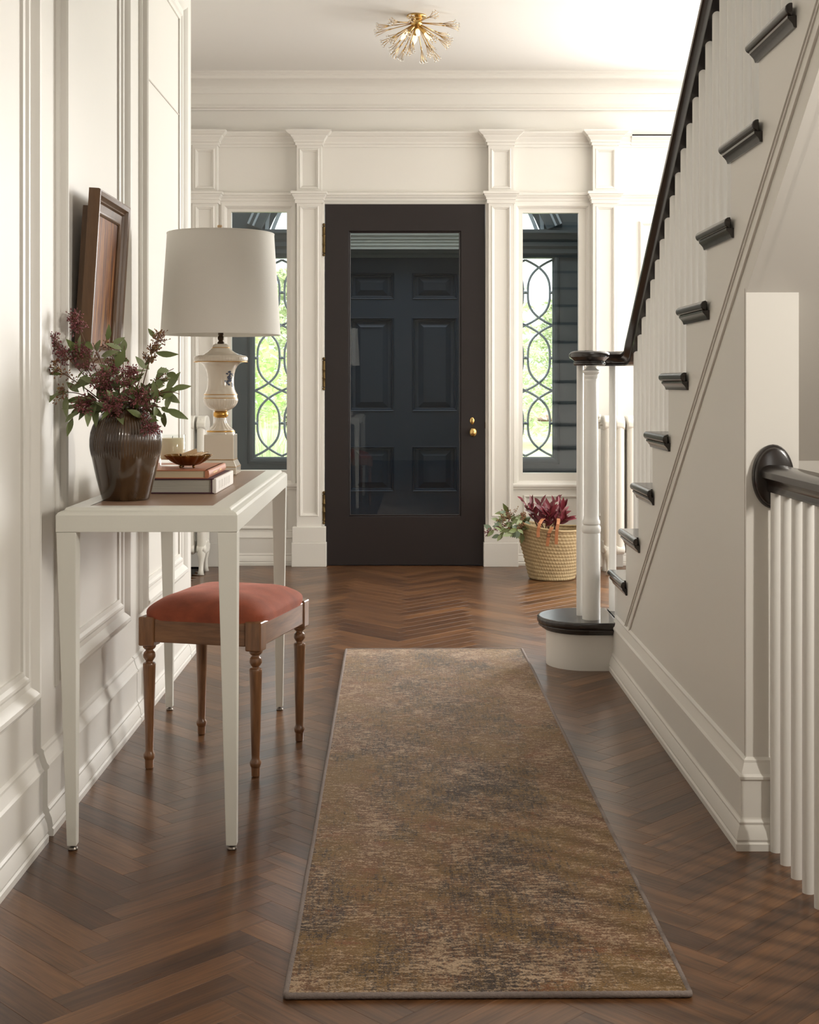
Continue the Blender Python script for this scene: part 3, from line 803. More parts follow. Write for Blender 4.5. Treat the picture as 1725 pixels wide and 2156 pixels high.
# outer six-panel door
d2 = struct_root('door_2')
yo = YO + .03
cols = [(fx(737, yo), fx(828, yo)), (fx(870, yo), fx(961, yo))]
rows = [(fz(628, yo), fz(577, yo)), (fz(864, yo), fz(671, yo)), (fz(1033, yo), fz(942, yo))]
xs = [-ODX, cols[0][0], cols[0][1], cols[1][0], cols[1][1], ODX]
zs = [0, rows[2][0], rows[2][1], rows[1][0], rows[1][1], rows[0][0], rows[0][1], ODZ]
for (a, b) in ((xs[0], xs[1]), (xs[2], xs[3]), (xs[4], xs[5])):
    MB().box(a, b, yo, yo + .05, 0, ODZ).build('stile', M['navy'], d2)
for (a, b) in ((zs[0], zs[1]), (zs[2], zs[3]), (zs[4], zs[5]), (zs[6], zs[7])):
    for (c0, c1) in cols:
        MB().box(c0, c1, yo, yo + .05, a, b).build('rail', M['navy'], d2)
for (c0, c1) in cols:
    for (r0, r1) in rows:
        pn = MB().box(c0, c1, yo + .03, yo + .045, r0, r1).build('panel', M['navy'], d2)
        MB().frame((0, yo, 0), (1, 0, 0), (0, 0, 1), (0, -1, 0), c0 + .075, c1 - .075, r0 + .06, r1 - .06, [(-.02, -.008), (0, -.008), (.030, -.026), (.036, -.030)]).add([(c0 + .076, yo + .008, r0 + .061), (c1 - .076, yo + .008, r0 + .061), (c1 - .076, yo + .008, r1 - .061), (c0 + .076, yo + .008, r1 - .061)], [(0, 1, 2, 3)]).build('raised_field', M['navy'], pn)
        MB().frame((0, yo, 0), (1, 0, 0), (0, 0, 1), (0, -1, 0), c0 + .014, c1 - .014, r0 + .014, r1 - .014, [(-.004, -.030), (0, -.012), (.004, -.010), (.008, -.012), (.012, .002), (.018, .006), (.022, 0)]).build('panel_bead', M['navy'], pn, smooth=True, angle=30)
MB().sweep([(ODX + .05, YO - .09), (-ODX - .05, YO - .09)], [(0, 2.052), (.006, 2.052), (.006, 2.075), (.012, 2.078), (.012, 2.098), (.018, 2.102), (.018, 2.118), (.026, 2.124), (.026, 2.142), (.036, 2.148), (.040, 2.165), (.040, 2.19), (0, 2.192)]).build('lintel_moulding', M['pale'], tb)  # pale moulded band above the outer door, lighter than the teal transom

# ------------------------------------------------------------------ garden
lw = MB().box(-40, 40, YO + .15, 90, -.4, -.16).build('lawn', M['grass']); lw['kind'] = 'structure'
mu = MB().box(-25, 25, 44, 52, -.2, -.10).build('ground_mulch', M['mulch']); mu['kind'] = 'structure'


def tree(name, label, x, y, hgt, crown, n, leaf, m, conif=False, seed=1, group=None):
    rd = random.Random(seed)
    t = thing(name, label, 'tree', (x, y, -.16), 0, group)
    MB().tube([(x, y, -.16), (x + .1, y, hgt * .4), (x, y + .1, hgt * .8)], [.16, .11, .04], 10).build('trunk', M['trunk'], t, smooth=True)
    mb = MB()
    for i in range(n):
        if conif:
            h_ = rd.random(); z = .2 + hgt * h_; rr = crown * (1 - h_ * .82) * math.sqrt(rd.random()) * (.75 + .25 * math.sin(h_ * 60)); a = rd.random() * 2 * PI
            c_ = Vector((x + rr * math.cos(a), y + rr * math.sin(a), z - rr * .15))
        else:
            d = Vector((rd.gauss(0, 1), rd.gauss(0, 1), rd.gauss(0, 1))).normalized() * (rd.random() ** .45)
            c_ = Vector((x + d.x * crown, y + d.y * crown, hgt * .56 + d.z * hgt * .46))
            nz = noise.noise(c_ * .9)
            if nz < -.12: continue
        u = Vector((rd.gauss(0, 1), rd.gauss(0, 1), rd.gauss(0, .6))).normalized(); v = u.cross(Vector((rd.gauss(0, 1), rd.gauss(0, 1), rd.gauss(0, 1)))).normalized()
        s = leaf * (.6 + rd.random() * .8); k = .28 if conif else .6
        mb.add([c_ - u * s, c_ - v * s * k, c_ + u * s, c_ + v * s * k], [(0, 1, 2, 3)])
    mb.build('foliage', m, t, kind='stuff')


tree('maple_tree', 'bright green maple tree outside the left side window', -2.75, 17.5, 2.75, 1.45, 7000, .06, M['foliage'], seed=3)
tree('conifer_tree', 'feathery pale green conifer outside the right side window', 1.75, 27.0, 3.9, 1.9, 7000, .085, M['conifer'], True, seed=5)
tree('spruce_tree', 'distant olive spruce behind the maple in the left window', -3.3, 38.0, 4.2, 2.4, 7000, .10, M['conifer'], True, seed=9)
tree('pine_tree', 'far green pine behind the conifer in the right window', 4.9, 42.0, 3.6, 3.0, 6000, .11, M['conifer'], True, seed=12)
gt = MB(); rd = random.Random(4)
for i in range(160):
    a = rd.random() * 2 * PI; r_ = rd.random() * .16; b0 = Vector((-1.35 + r_ * math.cos(a), 13.2 + r_ * math.sin(a), -.16)); d = Vector((math.cos(a), math.sin(a), 0))
    hh = .45 + rd.random() * .55; ln = rd.random() * .45
    sd = Vector((-d.y, d.x, 0)) * .008; mid = b0 + d * ln * .35 + Vector((0, 0, hh * .7)); tp = b0 + d * ln + Vector((0, 0, hh))
    gt.add([b0 - sd, b0 + sd, mid + sd * .8, tp, mid - sd * .8], [(0, 1, 2, 4), (4, 2, 3)])
g = gt.build('ornamental_grass', M['conifer']); tag(g, 'tall tuft of ornamental grass on the lawn outside', 'grass'); g['kind'] = 'stuff'

# ------------------------------------------------------------------ staircase
NS = 15
st = thing('staircase', 'staircase with white risers and dark stained treads rising towards the viewer', 'staircase', (1.3, 5.2, 0))
# stair wall (closed string): saw-tooth top, floor below as far as the post, sloping soffit beyond
YP = 3.13
top = []
for k in range(1, NS + 1):
    top += [(riser_y(k) if k > 1 else 5.06, k * RISE - .026), (riser_y(k + 1), k * RISE - .026)]
soff = lambda y: 1.305 + (YP - y) * (RISE / RUN)
poly = [(5.06, 0)] + top + [(riser_y(NS + 1), soff(riser_y(NS + 1))), (YP, soff(YP)), (YP, 0)]
MB().prism(poly, 'x', XS, XS + .03).build('string_face', M['paint'], st)
# sunk triangular field edged by a double line moulding
sl = RISE / RUN
def band(mb, y0, z0, y1, z1, wd, x0, x1):
    n_ = Vector((-(z1 - z0), (y1 - y0))).normalized() * wd
    mb.hexa([(x0, y0, z0), (x0, y1, z1), (x1, y1, z1), (x1, y0, z0)], [(x0, y0 + n_.x, z0 + n_.y), (x0, y1 + n_.x, z1 + n_.y), (x1, y1 + n_.x, z1 + n_.y), (x1, y0 + n_.x, z0 + n_.y)])


zq = lambda y: 1.150 + (3.536 - y) * sl
for (y_, dz, wd, pr) in ((4.885, 0, .0045, .006), (4.885, -.013, .0045, .004), (4.80, -.060, .007, .006)):
    mb = MB(); band(mb, y_, zq(y_) + dz, 1.6, zq(1.6) + dz, wd, XS - pr, XS); mb.build('string_moulding', M['paint'], st, bevel=.001)
# post face and enclosure under the stairs
MB().prism([(YP, 0), (YP, soff(YP) + .02), (YP + .60, soff(YP + .60) + .02), (YP + .60, 0)], 'x', XS + .03, .925).build('post', M['paint'], st)
MB().box(.925, XR - .002, YP + .60, YP + .66, 0, .90).build('recess_face', M['paint'], st)
so_ = [(YP + .62, soff(YP + .62)), (riser_y(NS + 1), soff(riser_y(NS + 1))), (riser_y(NS + 1), soff(riser_y(NS + 1)) + .05), (YP + .62, soff(YP + .62) + .05)]
MB().prism(so_, 'x', XS + .02, XR - .002).build('soffit', M['paint'], st)
MB().box(XS - .001, XS + .001, YP + .012, YP + .0135, .21, soff(YP) + .01).build('corner_seam', M['emboss'], st)
br = struct_root('baseboard_right')
MB().sweep([(XS + .1235, YP), (XS, YP), (XS, 5.055)], BASE).build('baseboard', M['paint'], br, smooth=True, angle=14)

# bullnose first step
cxb, cyb, rb = .692, 5.19, .145


def bull(r, xr=XR, n=18, y0=None, y1=None):
    pts = [(xr, cyb - r)]
    for i in range(n + 1):
        a = -PI / 2 - PI * i / n
        pts.append((cxb + r * math.cos(a), cyb + r * math.sin(a)))
    pts.append((xr, cyb + r))
    return pts[::-1]


t_off = .180 - .145
MB().prism(bull(rb, XS + .02), 'z', 0, RISE - .045).build('bullnose_riser', M['paint'], st, smooth=True, angle=40)
mb = MB().prism(bull(rb + t_off, XS + .008), 'z', RISE - .027, RISE)
b1 = mb.build('bullnose_tread', M['tread'], st, bevel=.010, bseg=4)
mb = MB()
for (r_, z0, z1) in ((.030, -.036, -.027), (.020, -.044, -.036), (.011, -.050, -.044)):
    mb.prism(bull(rb + r_, XS + .004), 'z', RISE + z0, RISE + z1)
mb.build('cove', M['darkwood'], b1, bevel=.002)
MB().box(XS + .02, XR - .002, riser_y(1) - .30, riser_y(1) - .02, 0, RISE - .026).build('riser', M['paint'], st)
MB().box(XS + .008, XR - .002, riser_y(2) - .02, riser_y(1) - .25 + .24, RISE - .026, RISE).build('tread', M['tread'], st)
for k in range(2, NS + 1):
    z = k * RISE; y1 = riser_y(k) + .033; y0 = riser_y(k + 1)
    # tread with a half-round nosing at the front and a return nosing at the open side
    n8 = [(.0127 * math.cos(PI / 2 + PI * i / 8), .0127 * math.sin(PI / 2 + PI * i / 8)) for i in range(9)]
    mb = MB()
    mb.box(XS - .0098, XR - .002, y0, y1 - .012, z - .0254, z)
    mb.prism([(y1 - .012 - q[0], z - .0127 + q[1]) for q in n8], 'x', XS - .0098, XR - .002)
    o = mb.build('tread', M['tread'], st)
    yn = y0 - .037
    mb = MB().prism([(XS - .0125 + q[0], z - .0127 + q[1]) for q in n8] + [(XS - .0098, z - .0254), (XS - .0098, z)], 'y', yn, y1 - .004)
    MB.build(mb, 'return_nosing', M['tread'], o, smooth=True, angle=40, bevel=.002)
    prof = [(XS + .001, z - .0254), (XS - .019, z - .0254), (XS - .019, z - .031), (XS - .014, z - .036), (XS - .009, z - .042), (XS - .006, z - .050), (XS + .001, z - .050)]
    MB().prism(prof, 'y', yn + .006, y1 - .022).build('cove', M['darkwood'], o, smooth=True, angle=40)
    MB().box(XS + .002, XR - .002, riser_y(k) - .02, riser_y(k), z - RISE, z - .0254).build('riser', M['paint'], st)

# ------------------------------------------------------------------ stair railing
sr = thing('stair_railing', 'dark handrail on slim white balusters ending in a round volute over a turned newel', 'railing', (.72, 5.12, RISE))
XB = .88
RU = lambda y: 2.134 + (3.768 - y) * .7143          # underside of the rail


def rail_sweep(mb, path, half_w, hgt):
    prof = [(-.5, 0), (.5, 0), (.52, .10), (.44, .20), (.46, .27), (.62, .42), (.98, .55), (1, .78), (.80, .92), (.45, 1.0), (-.45, 1.0), (-.80, .92), (-1, .78), (-.98, .55), (-.62, .42), (-.46, .27), (-.44, .20), (-.52, .10)]
    path = [Vector(p) for p in path]; n = len(path); vs = []; k = len(prof)
    for i, p in enumerate(path):
        t = (path[min(i + 1, n - 1)] - path[max(i - 1, 0)]).normalized()
        s = Vector((t.y, -t.x, 0)).normalized(); u = s.cross(t).normalized()
        if u.z < 0: u = -u
        for (a, b) in prof: vs.append(p + s * a * half_w + u * b * hgt)
    fs = [(i * k + j, i * k + (j + 1) % k, (i + 1) * k + (j + 1) % k, (i + 1) * k + j) for i in range(n - 1) for j in range(k)]
    fs.append(tuple(range(k))[::-1]); fs.append(tuple(range((n - 1) * k, n * k)))
    mb.add(vs, fs)


ZV = fz(769.5, 5.12)
path = [(XB, y, RU(y)) for y in (1.75, 3.0, 4.0, 4.9, 5.02)]
path += [(XB, 5.06, 1.213), (XB, 5.10, ZV + .018), (XB - .001, 5.14, ZV + .005), (XB - .003, 5.18, ZV)]
for i in range(1, 10):
    a = -.15 + (PI + .35) * i / 9
    path.append((.778 + .100 * math.cos(a), 5.19 + .105 * math.sin(a), ZV))
path += [(.69, 5.15, ZV), (.706, 5.125, ZV)]
mb = MB(); rail_sweep(mb, path, .041, .058); hr = mb.build('handrail', M['darkwood'], sr, smooth=True, angle=35)
VC = (.706, 5.115)
MB().lathe([(.001, 0), (.058, 0), (.062, .004), (.062, .010), (.058, .013), (.058, .016), (.066, .024), (.076, .032), (.0775, .040), (.075, .047), (.068, .0525), (.055, .055), (.001, .0555)], (VC[0], VC[1], ZV), 40).build('volute', M['darkwood'], sr, smooth=True, angle=40)
nx, ny = .712, 5.108
zn = lambda py: fz(py, ny)
NW = [(.0345, RISE), (.0345, zn(1124)), (.033, zn(1122)), (.0365, zn(1118)), (.0365, zn(1111)), (.033, zn(1107)), (.030, zn(1105)), (.034, zn(1102)), (.034, zn(1097)), (.030, zn(1093)), (.0285, zn(1085)), (.0285, zn(1020)), (.026, zn(900)), (.0215, zn(806)), (.0225, zn(804)), (.0235, zn(800)), (.022, zn(798)), (.025, zn(795)), (.026, zn(792)), (.024, zn(790)), (.028, zn(786)), (.033, zn(784)), (.033, zn(780)), (.022, zn(777)), (.016, zn(772)), (.014, ZV + .004)]
MB().lathe(NW, (nx, ny, 0), 28).build('newel_post', M['gloss'], sr, smooth=True, angle=35)


def baluster(x, y, z0, z1, r=.0128):
    return MB().lathe([(r, z0), (r, z0 + .3 * (z1 - z0)), (r * .93, z1)], (x, y, 0), 14).build('baluster', M['gloss'], sr, smooth=True, angle=40)


baluster(.680, 5.19, RISE, ZV + .01, .0145); baluster(.823, 5.296, RISE, ZV + .01, .0145)
for m_ in range(-22, 16):
    y = 3.768 + .0868 * m_
    k = int(math.floor((5.62 - y) / RUN))
    if k < 2:
        k = max(1, k)
    baluster(XB, y, k * RISE - .001, RU(y) + .014)

# ------------------------------------------------------------------ level railing at the hall opening
lr = thing('hall_railing', 'level dark handrail with oval rosette and white balusters at lower right', 'railing', (.863, 2.9, 0))
XG = .863
path = [(XG, YP - .010, .838), (XG, 2.9, .838), (XG, 2.4, .838), (XG, 1.2, .838)]
mb = MB(); rail_sweep(mb, path, .034, .062); mb.build('handrail', M['darkwood'], lr, smooth=True, angle=35)
MB().lathe([(1, 0), (1, -.008), (.96, -.012), (.93, -.012), (.88, -.018), (.80, -.020), (.01, -.020)], (XG, YP, .872), 48, axis='y', rfun=lambda r, z, a: r * (.049 * .0755) / math.hypot(.0755 * math.cos(a), .049 * math.sin(a))).build('rosette', M['darkwood'], lr, smooth=True, angle=35)
for i in range(20):
    y = 3.100 - .0835 * i
    MB().lathe([(.0135, 0), (.0135, .50), (.0125, .842)], (XG, y, 0), 14).build('baluster', M['gloss'], lr, smooth=True, angle=40)

# ------------------------------------------------------------------ radiators


def radiator(name, label, x0, n, ya, yb, zt, side):
    t = thing(name, label, 'radiator', (x0, (ya + yb) / 2, 0), 0, 'cast iron radiators')
    yc = (ya + yb) / 2; pitch = .066
    for i in range(n):
        xc = x0 + side * pitch * i
        mb = MB()
        for j in (-1, 0, 1):
            mb.lathe([(.001, .13), (.020, .135), (.026, .16), (.026, zt - .06), (.020, zt - .02), (.001, zt - .012)], (xc, yc + j * .062, 0), 12)
        for (za, zb) in ((.115, .19), (zt - .085, zt)):
            pr = [(yc - .092, za + .02), (yc - .07, za), (yc + .07, za), (yc + .092, za + .02), (yc + .092, zb - .035), (yc + .06, zb - .006), (yc + .03, zb), (yc - .03, zb), (yc - .06, zb - .006), (yc - .092, zb - .035)]
            mb.prism(pr, 'x', xc - .0265, xc + .0265)
        o = mb.build('radiator_section', M['radiator'], t, smooth=True, angle=40, bevel=.008)
        if i in (0, n - 1):
            for s in (-1, 1):
                MB().tube([(xc, yc + s * .066, .16), (xc, yc + s * .070, .11), (xc, yc + s * .076, .07), (xc, yc + s * .084, .03), (xc, yc + s * .090, .0)], [.030, .024, .015, .014, .020], 10).build('foot', M['radiator'], o, smooth=True)
    MB().tube([(x0, yc, .16), (x0 + side * pitch * (n - 1), yc, .16)], .018, 10).build('pipe', M['radiator'], t, smooth=True)
    MB().tube([(x0, yc, zt - .05), (x0 + side * pitch * (n - 1), yc, zt - .05)], .018, 10).build('pipe', M['radiator'], t, smooth=True)
    return t


radiator('radiator', 'white cast iron radiator behind the lamp at far left', fx(428, 7.66), 4, 7.57, 7.75, fz(875, 7.66), -1)
rr = radiator('radiator', 'white cast iron radiator behind the newel post', fx(1278, 7.66), 8, 7.57, 7.75, fz(875, 7.66), 1)
vx = fx(1278, 7.66) - .03
MB().lathe([(.012, -.035), (.012, .0), (.018, .004), (.018, .016), (.006, .02), (.006, .03), (.016, .034), (.016, .046), (.004, .05)], (vx - .02, 7.66, fz(890, 7.66)), 14).build('valve', M['radiator'], rr, smooth=True, angle=40)
MB().tube([(vx - .02, 7.66, fz(893, 7.66)), (vx + .02, 7.66, fz(893, 7.66))], .010, 8).build('valve_pipe', M['radiator'], rr, smooth=True)

# ------------------------------------------------------------------ console table
tyaw = math.radians(.35)
TB = thing('console_table', 'off white console table with tapered legs and tan leather top', 'table', (-.605, 3.10, 0), tyaw)
X0, X1, Y0, Y1_, ZT = -.212, .212, 0.0, 1.395, .800   # local coordinates


def loc(o):   # these meshes are written in the thing's own frame
    return o


def lb(mb, name, m, parent, **k): return mb.build(name, m, parent, world=False, **k)


PRF = [(0, .744), (.0, .783), (-.004, .789), (-.010, .792), (-.016, .793), (-.018, .797), (-.021, .800)]
mb = MB()
rings = []
for (o_, z) in PRF:
    rings += [(X0 - o_, Y0 - o_, z), (X1 + o_, Y0 - o_, z), (X1 + o_, Y1_ + o_, z), (X0 - o_, Y1_ + o_, z)]
nR = len(PRF)
fs = [(j * 4 + i, j * 4 + (i + 1) % 4, (j + 1) * 4 + (i + 1) % 4, (j + 1) * 4 + i) for j in range(nR - 1) for i in range(4)]
ins = .066
rings += [(X0 + ins, Y0 + ins, .800), (X1 - ins, Y0 + ins, .800), (X1 - ins, Y1_ - ins, .800), (X0 + ins, Y1_ - ins, .800)]
fs += [((nR - 1) * 4 + i, (nR - 1) * 4 + (i + 1) % 4, nR * 4 + (i + 1) % 4, nR * 4 + i) for i in range(4)]
ap = .028
rings += [(X0 + ap, Y0 + ap, .744), (X1 - ap, Y0 + ap, .744), (X1 - ap, Y1_ - ap, .744), (X0 + ap, Y1_ - ap, .744)]
rings += [(X0 + ap, Y0 + ap, .785), (X1 - ap, Y0 + ap, .785), (X1 - ap, Y1_ - ap, .785), (X0 + ap, Y1_ - ap, .785)]
a = (nR + 1) * 4
fs += [(i, a + i, a + (i + 1) % 4, (i + 1) % 4) for i in range(4)] + [(a + i, a + 4 + i, a + 4 + (i + 1) % 4, a + (i + 1) % 4) for i in range(4)] + [(a + 7, a + 6, a + 5, a + 4)]
mb.add(rings, fs)
apron = lb(mb, 'table_top', M['table'], TB, bevel=.0012)
lb(MB().box(X0 + ins + .0015, X1 - ins - .0015, Y0 + ins + .0015, Y1_ - ins - .0015, .7855, .7998), 'leather_inset', M['leather'], TB, bevel=.0008)
lb(MB().box(X0 + ins - .001, X1 - ins + .001, Y0 + ins - .001, Y1_ - ins + .001, .786, .7978), 'inset_groove', M['darkwood'], TB)


def leg(tx0, tx1, ty0, ty1, bx0, bx1, by0, by1):
    z0, z1 = .012, .7435
    o = lb(MB().hexa([(bx0, by0, z0), (bx1, by0, z0), (bx1, by1, z0), (bx0, by1, z0)], [(tx0, ty0, z1), (tx1, ty0, z1), (tx1, ty1, z1), (tx0, ty1, z1)]), 'leg', M['table'], TB, bevel=.0015)
    cx, cy = (bx0 + bx1) / 2, (by0 + by1) / 2
    lb(MB().lathe([(.011, 0), (.012, .003), (.010, .007), (.004, .008), (.004, .013)], (cx, cy, 0), 14), 'glide', M['steel'], o, smooth=True, angle=40)


leg(X0 + .001, X0 + .047, .001, .047, X0 + .026, X0 + .048, .001, .027)
leg(X1 - .047, X1 - .001, .001, .047, X1 - .027, X1 - .002, .001, .027)
leg(X0 + .001, X0 + .047, Y1_ - .047, Y1_ - .001, X0 + .024, X0 + .047, Y1_ - .062, Y1_ - .040)
leg(X1 - .047, X1 - .001, Y1_ - .047, Y1_ - .001, X1 - .032, X1 - .010, Y1_ - .062, Y1_ - .040)

# ------------------------------------------------------------------ stool
SY = math.radians(-14.2)
# centre from the four foot positions
sc_ = ((-.728 - .4186 - .326 - .632) / 4, (3.768 + 3.686 + 4.058 + 4.135) / 4)
STL = thing('stool', 'walnut stool with turned legs and a domed rust velvet cushion', 'stool', (sc_[0], sc_[1], 0), SY)
HX, HY = .160, .188
LEGP = [(.0085, 0), (.0120, .003), (.0125, .026), (.0150, .030), (.0165, .036), (.0165, .041), (.0130, .047), (.0115, .052), (.0118, .060), (.0178, .292), (.0182, .296), (.0165, .300), (.0105, .302), (.0100, .305), (.0130, .309), (.0172, .316), (.0178, .322), (.0160, .329), (.0110, .334), (.0105, .337), (.0150, .340), (.0185, .345), (.0190, .352)]
for sx in (-1, 1):
    for sy in (-1, 1):
        o = lb(MB().lathe(LEGP, (sx * HX, sy * HY, 0), 20), 'leg', M['walnut'], STL, smooth=True, angle=30)
        lb(MB().box(sx * HX - .0235, sx * HX + .0235, sy * HY - .0235, sy * HY + .0235, .350, .432), 'corner_block', M['walnut'], o, bevel=.004)
for s in (-1, 1):
    lb(MB().box(-HX + .0235, HX - .0235, s * HY - .020, s * HY + .020, .362, .428), 'rail', M['walnut_x'], STL, bevel=.003)
    lb(MB().box(s * HX - .020, s * HX + .020, -HY + .0235, HY - .0235, .362, .428), 'rail', M['walnut_y'], STL, bevel=.003)
# cushion: rounded, domed pad
mb = MB(); nu = 36
vs = []; ax_, ay_ = HX + .022, HY + .022
for j in range(nu + 1):
    for i in range(nu + 1):
        u, v = -1 + 2 * i / nu, -1 + 2 * j / nu
        uu = math.copysign(abs(math.sin(u * PI / 2)) ** 1.0, u); vv = math.copysign(abs(math.sin(v * PI / 2)), v)
        m_ = max(abs(uu), abs(vv))
        k = (abs(uu) ** 7 + abs(vv) ** 7) ** (1 / 7) if m_ > 0 else 1
        x, y = uu * (m_ / k if k else 1), vv * (m_ / k if k else 1)
        edge = m_
        z = .430 + .050 * (1 - edge ** 5) ** .5 + .014 * (1 - edge ** 2) + .0016 * noise.noise(Vector((x * 3, y * 3, 2)))
        if edge > .995: z = .424
        bul = 1 + .028 * math.sin(min(1, (z - .424) / .045) * PI)
        vs.append((x * ax_ * bul, y * ay_ * bul, z))
fs = [(j * (nu + 1) + i, j * (nu + 1) + i + 1, (j + 1) * (nu + 1) + i + 1, (j + 1) * (nu + 1) + i) for j in range(nu) for i in range(nu)]
mb.add(vs, fs); lb(mb, 'cushion', M['velvet'], STL, smooth=True, sub=1)

# ------------------------------------------------------------------ runner rug
RG = thing('runner_rug', 'faded olive, gold and charcoal runner rug on the herringbone floor', 'rug', (.131, 3.89, 0), .0105)
mb = MB(); RW, RL_ = .3585, 1.532; nx_, ny_ = 24, 100
vs = []
for j in range(ny_ + 1):
    for i in range(nx_ + 1):
        x = -RW + 2 * RW * i / nx_; y = -RL_ + 2 * RL_ * j / ny_
        wob = .003 * noise.noise(Vector((0, y * 2.3, 1.0 if x > 0 else 5.0))) * abs(x) / RW
        vs.append((x + wob, y, .0095 + .0008 * noise.noise(Vector((x * 9, y * 9, 0)))))
fs = [(j * (nx_ + 1) + i, j * (nx_ + 1) + i + 1, (j + 1) * (nx_ + 1) + i + 1, (j + 1) * (nx_ + 1) + i) for j in range(ny_) for i in range(nx_)]
mb.add(vs, fs); lb(mb, 'pile', M['rug'], RG, smooth=True)
edge = []
for i in range(0, nx_ + 1, 2): edge.append((vs[i][0], vs[i][1], .0062))
for j in range(2, ny_ + 1, 2): edge.append((vs[j * (nx_ + 1) + nx_][0], vs[j * (nx_ + 1)][1], .0062))
for i in range(nx_ - 2, -1, -2): edge.append((vs[ny_ * (nx_ + 1) + i][0], RL_, .0062))
for j in range(ny_ - 2, -1, -2): edge.append((vs[j * (nx_ + 1)][0], vs[j * (nx_ + 1)][1], .0062))
fine = []
for a, b in zip(edge[:-1], edge[1:]):
    d = (Vector(b) - Vector(a)); n_ = max(1, int(d.length / .006))
    for q in range(n_): fine.append(Vector(a) + d * q / n_)
fine.append(Vector(edge[-1]))
lb(MB().tube(fine, [.0058 + .0007 * ((i % 2) * 2 - 1) * .6 for i in range(len(fine))], 8), 'binding', M['binding'], RG, smooth=True)

# ------------------------------------------------------------------ picture
PC = thing('framed_painting', 'small abstract rust and gold painting in an aged wood frame hanging tilted on the wall', 'painting', (XL + .04, 3.675, 1.13))
PH, PWD = .475, .385
tilt = math.atan2(.030, PH)


def pic(mb, name, m, parent, **k):
    # local picture frame: y along the wall, z up, x out of the wall; tilted about its lower edge
    ct, st_ = math.cos(tilt), math.sin(tilt)
    mb.v = [(p[0] * ct + p[2] * st_ + XL + .028, p[1] + 3.675, p[2] * ct - p[0] * st_ + 1.13) for p in mb.v]
    return mb.build(name, m, parent, **k)


fr = MB().frame((0, 0, 0), (0, 1, 0), (0, 0, 1), (1, 0, 0), -PWD / 2 + .062, PWD / 2 - .062, .062, PH - .062, [(0, -.004), (0, .004), (.004, .007), (.008, .004), (.012, .003), (.030, .006), (.034, .012), (.038, .010), (.042, .014), (.046, .020), (.056, .023), (.060, .022), (.062, .018), (.062, -.008), (0, -.008)])
pic(fr, 'frame', M['frame'], PC, smooth=True, angle=30)
pic(MB().box(-.004, .001, -PWD / 2 + .055, PWD / 2 - .055, .055, PH - .055), 'canvas', M['art'], PC)
pic(MB().box(-.026, -.008, -PWD / 2 + .02, PWD / 2 - .02, .02, PH - .045), 'stretcher', M['frame'], PC)

# ------------------------------------------------------------------ vase
VZ = .800
vc = P(264, 1053, 3.33); VXc, VYc = vc.x, 3.335
VS = thing('vase', 'glossy brown ribbed stoneware vase on the console table', 'vase', (VXc, VYc, VZ))
vp = [(.0555, 0), (.058, .002), (.060, .008), (.0655, .03), (.073, .06), (.0795, .09), (.0845, .115), (.0870, .135), (.0872, .150), (.085, .168), (.080, .184), (.073, .198), (.063, .211), (.054, .220), (.047, .226), (.043, .231), (.044, .236), (.048, .240), (.049, .243), (.046, .245), (.041, .243), (.038, .236), (.037, .228)]
fine_p = []
for (a, b) in zip(vp[:-1], vp[1:]):
    n_ = max(1, int(abs(b[1] - a[1]) / .004))
    for q in range(n_): fine_p.append((a[0] + (b[0] - a[0]) * q / n_, a[1] + (b[1] - a[1]) * q / n_))
fine_p.append(vp[-1])


def vase_r(r, z, a):
    k = max(0, min(1, (z - .105) / .02)) * max(0, min(1, (.212 - z) / .02))
    low = max(0, min(1, (.045 - z) / .03))
    return r + k * .0011 * math.cos(72 * a + 1.2 * math.sin(z * 60)) + low * .0005 * math.sin(z * 1500) + .0010 * math.sin(2 * a + z * 9)


mb = MB().lathe(fine_p, (0, 0, 0), 432, rfun=vase_r)
lb(mb, 'body', M['glaze'], VS, smooth=True)

# ------------------------------------------------------------------ eucalyptus branches


def leaf_mesh(name, L_, W_, m, fold=.25, curl=.18):
    n = 7; vs = []; fs = []
    for i in range(n):
        t = i / (n - 1); w_ = W_ * math.sin(PI * min(1, t * 1.02 + .0)) ** .8 * (1 - .25 * t) if 0 < i < n - 1 else .0006
        z = -curl * L_ * t * t
        vs += [(L_ * t, -w_, z + w_ * fold), (L_ * t, 0, z), (L_ * t, w_, z + w_ * fold)]
    for i in range(n - 1):
        a = i * 3
        fs += [(a, a + 3, a + 4, a + 1), (a + 1, a + 4, a + 5, a + 2)]
    me = bpy.data.meshes.new(name); me.from_pydata(vs, [], fs); me.polygons.foreach_set('use_smooth', [True] * len(fs)); me.materials.append(m); me.update()
    return me


LM = [leaf_mesh('leaf', .040, .0075, M['leaf']), leaf_mesh('leaf', .034, .0085, M['leaf'], .2, .1), leaf_mesh('leaf', .027, .0065, M['leafpale'], .3, .15)]


def place_leaf(me, parent, inv, pos, direc, up, scale):
    x = direc.normalized(); z = (up - x * up.dot(x))
    if z.length < 1e-3: z = Vector((0, 1, 0)) - x * x.y
    z.normalize(); y = z.cross(x)
    Mx = Matrix((x, y, z)).transposed().to_4x4() @ Matrix.Scale(scale, 4)
    Mx.translation = pos
    o = bpy.data.objects.new('leaf', me); COL.objects.link(o); o.parent = parent
    o.matrix_basis = inv @ Mx
    return o


def bez(a, b, c, n):
    return [a * (1 - t) ** 2 + b * 2 * t * (1 - t) + c * t * t for t in [i / (n - 1) for i in range(n)]]


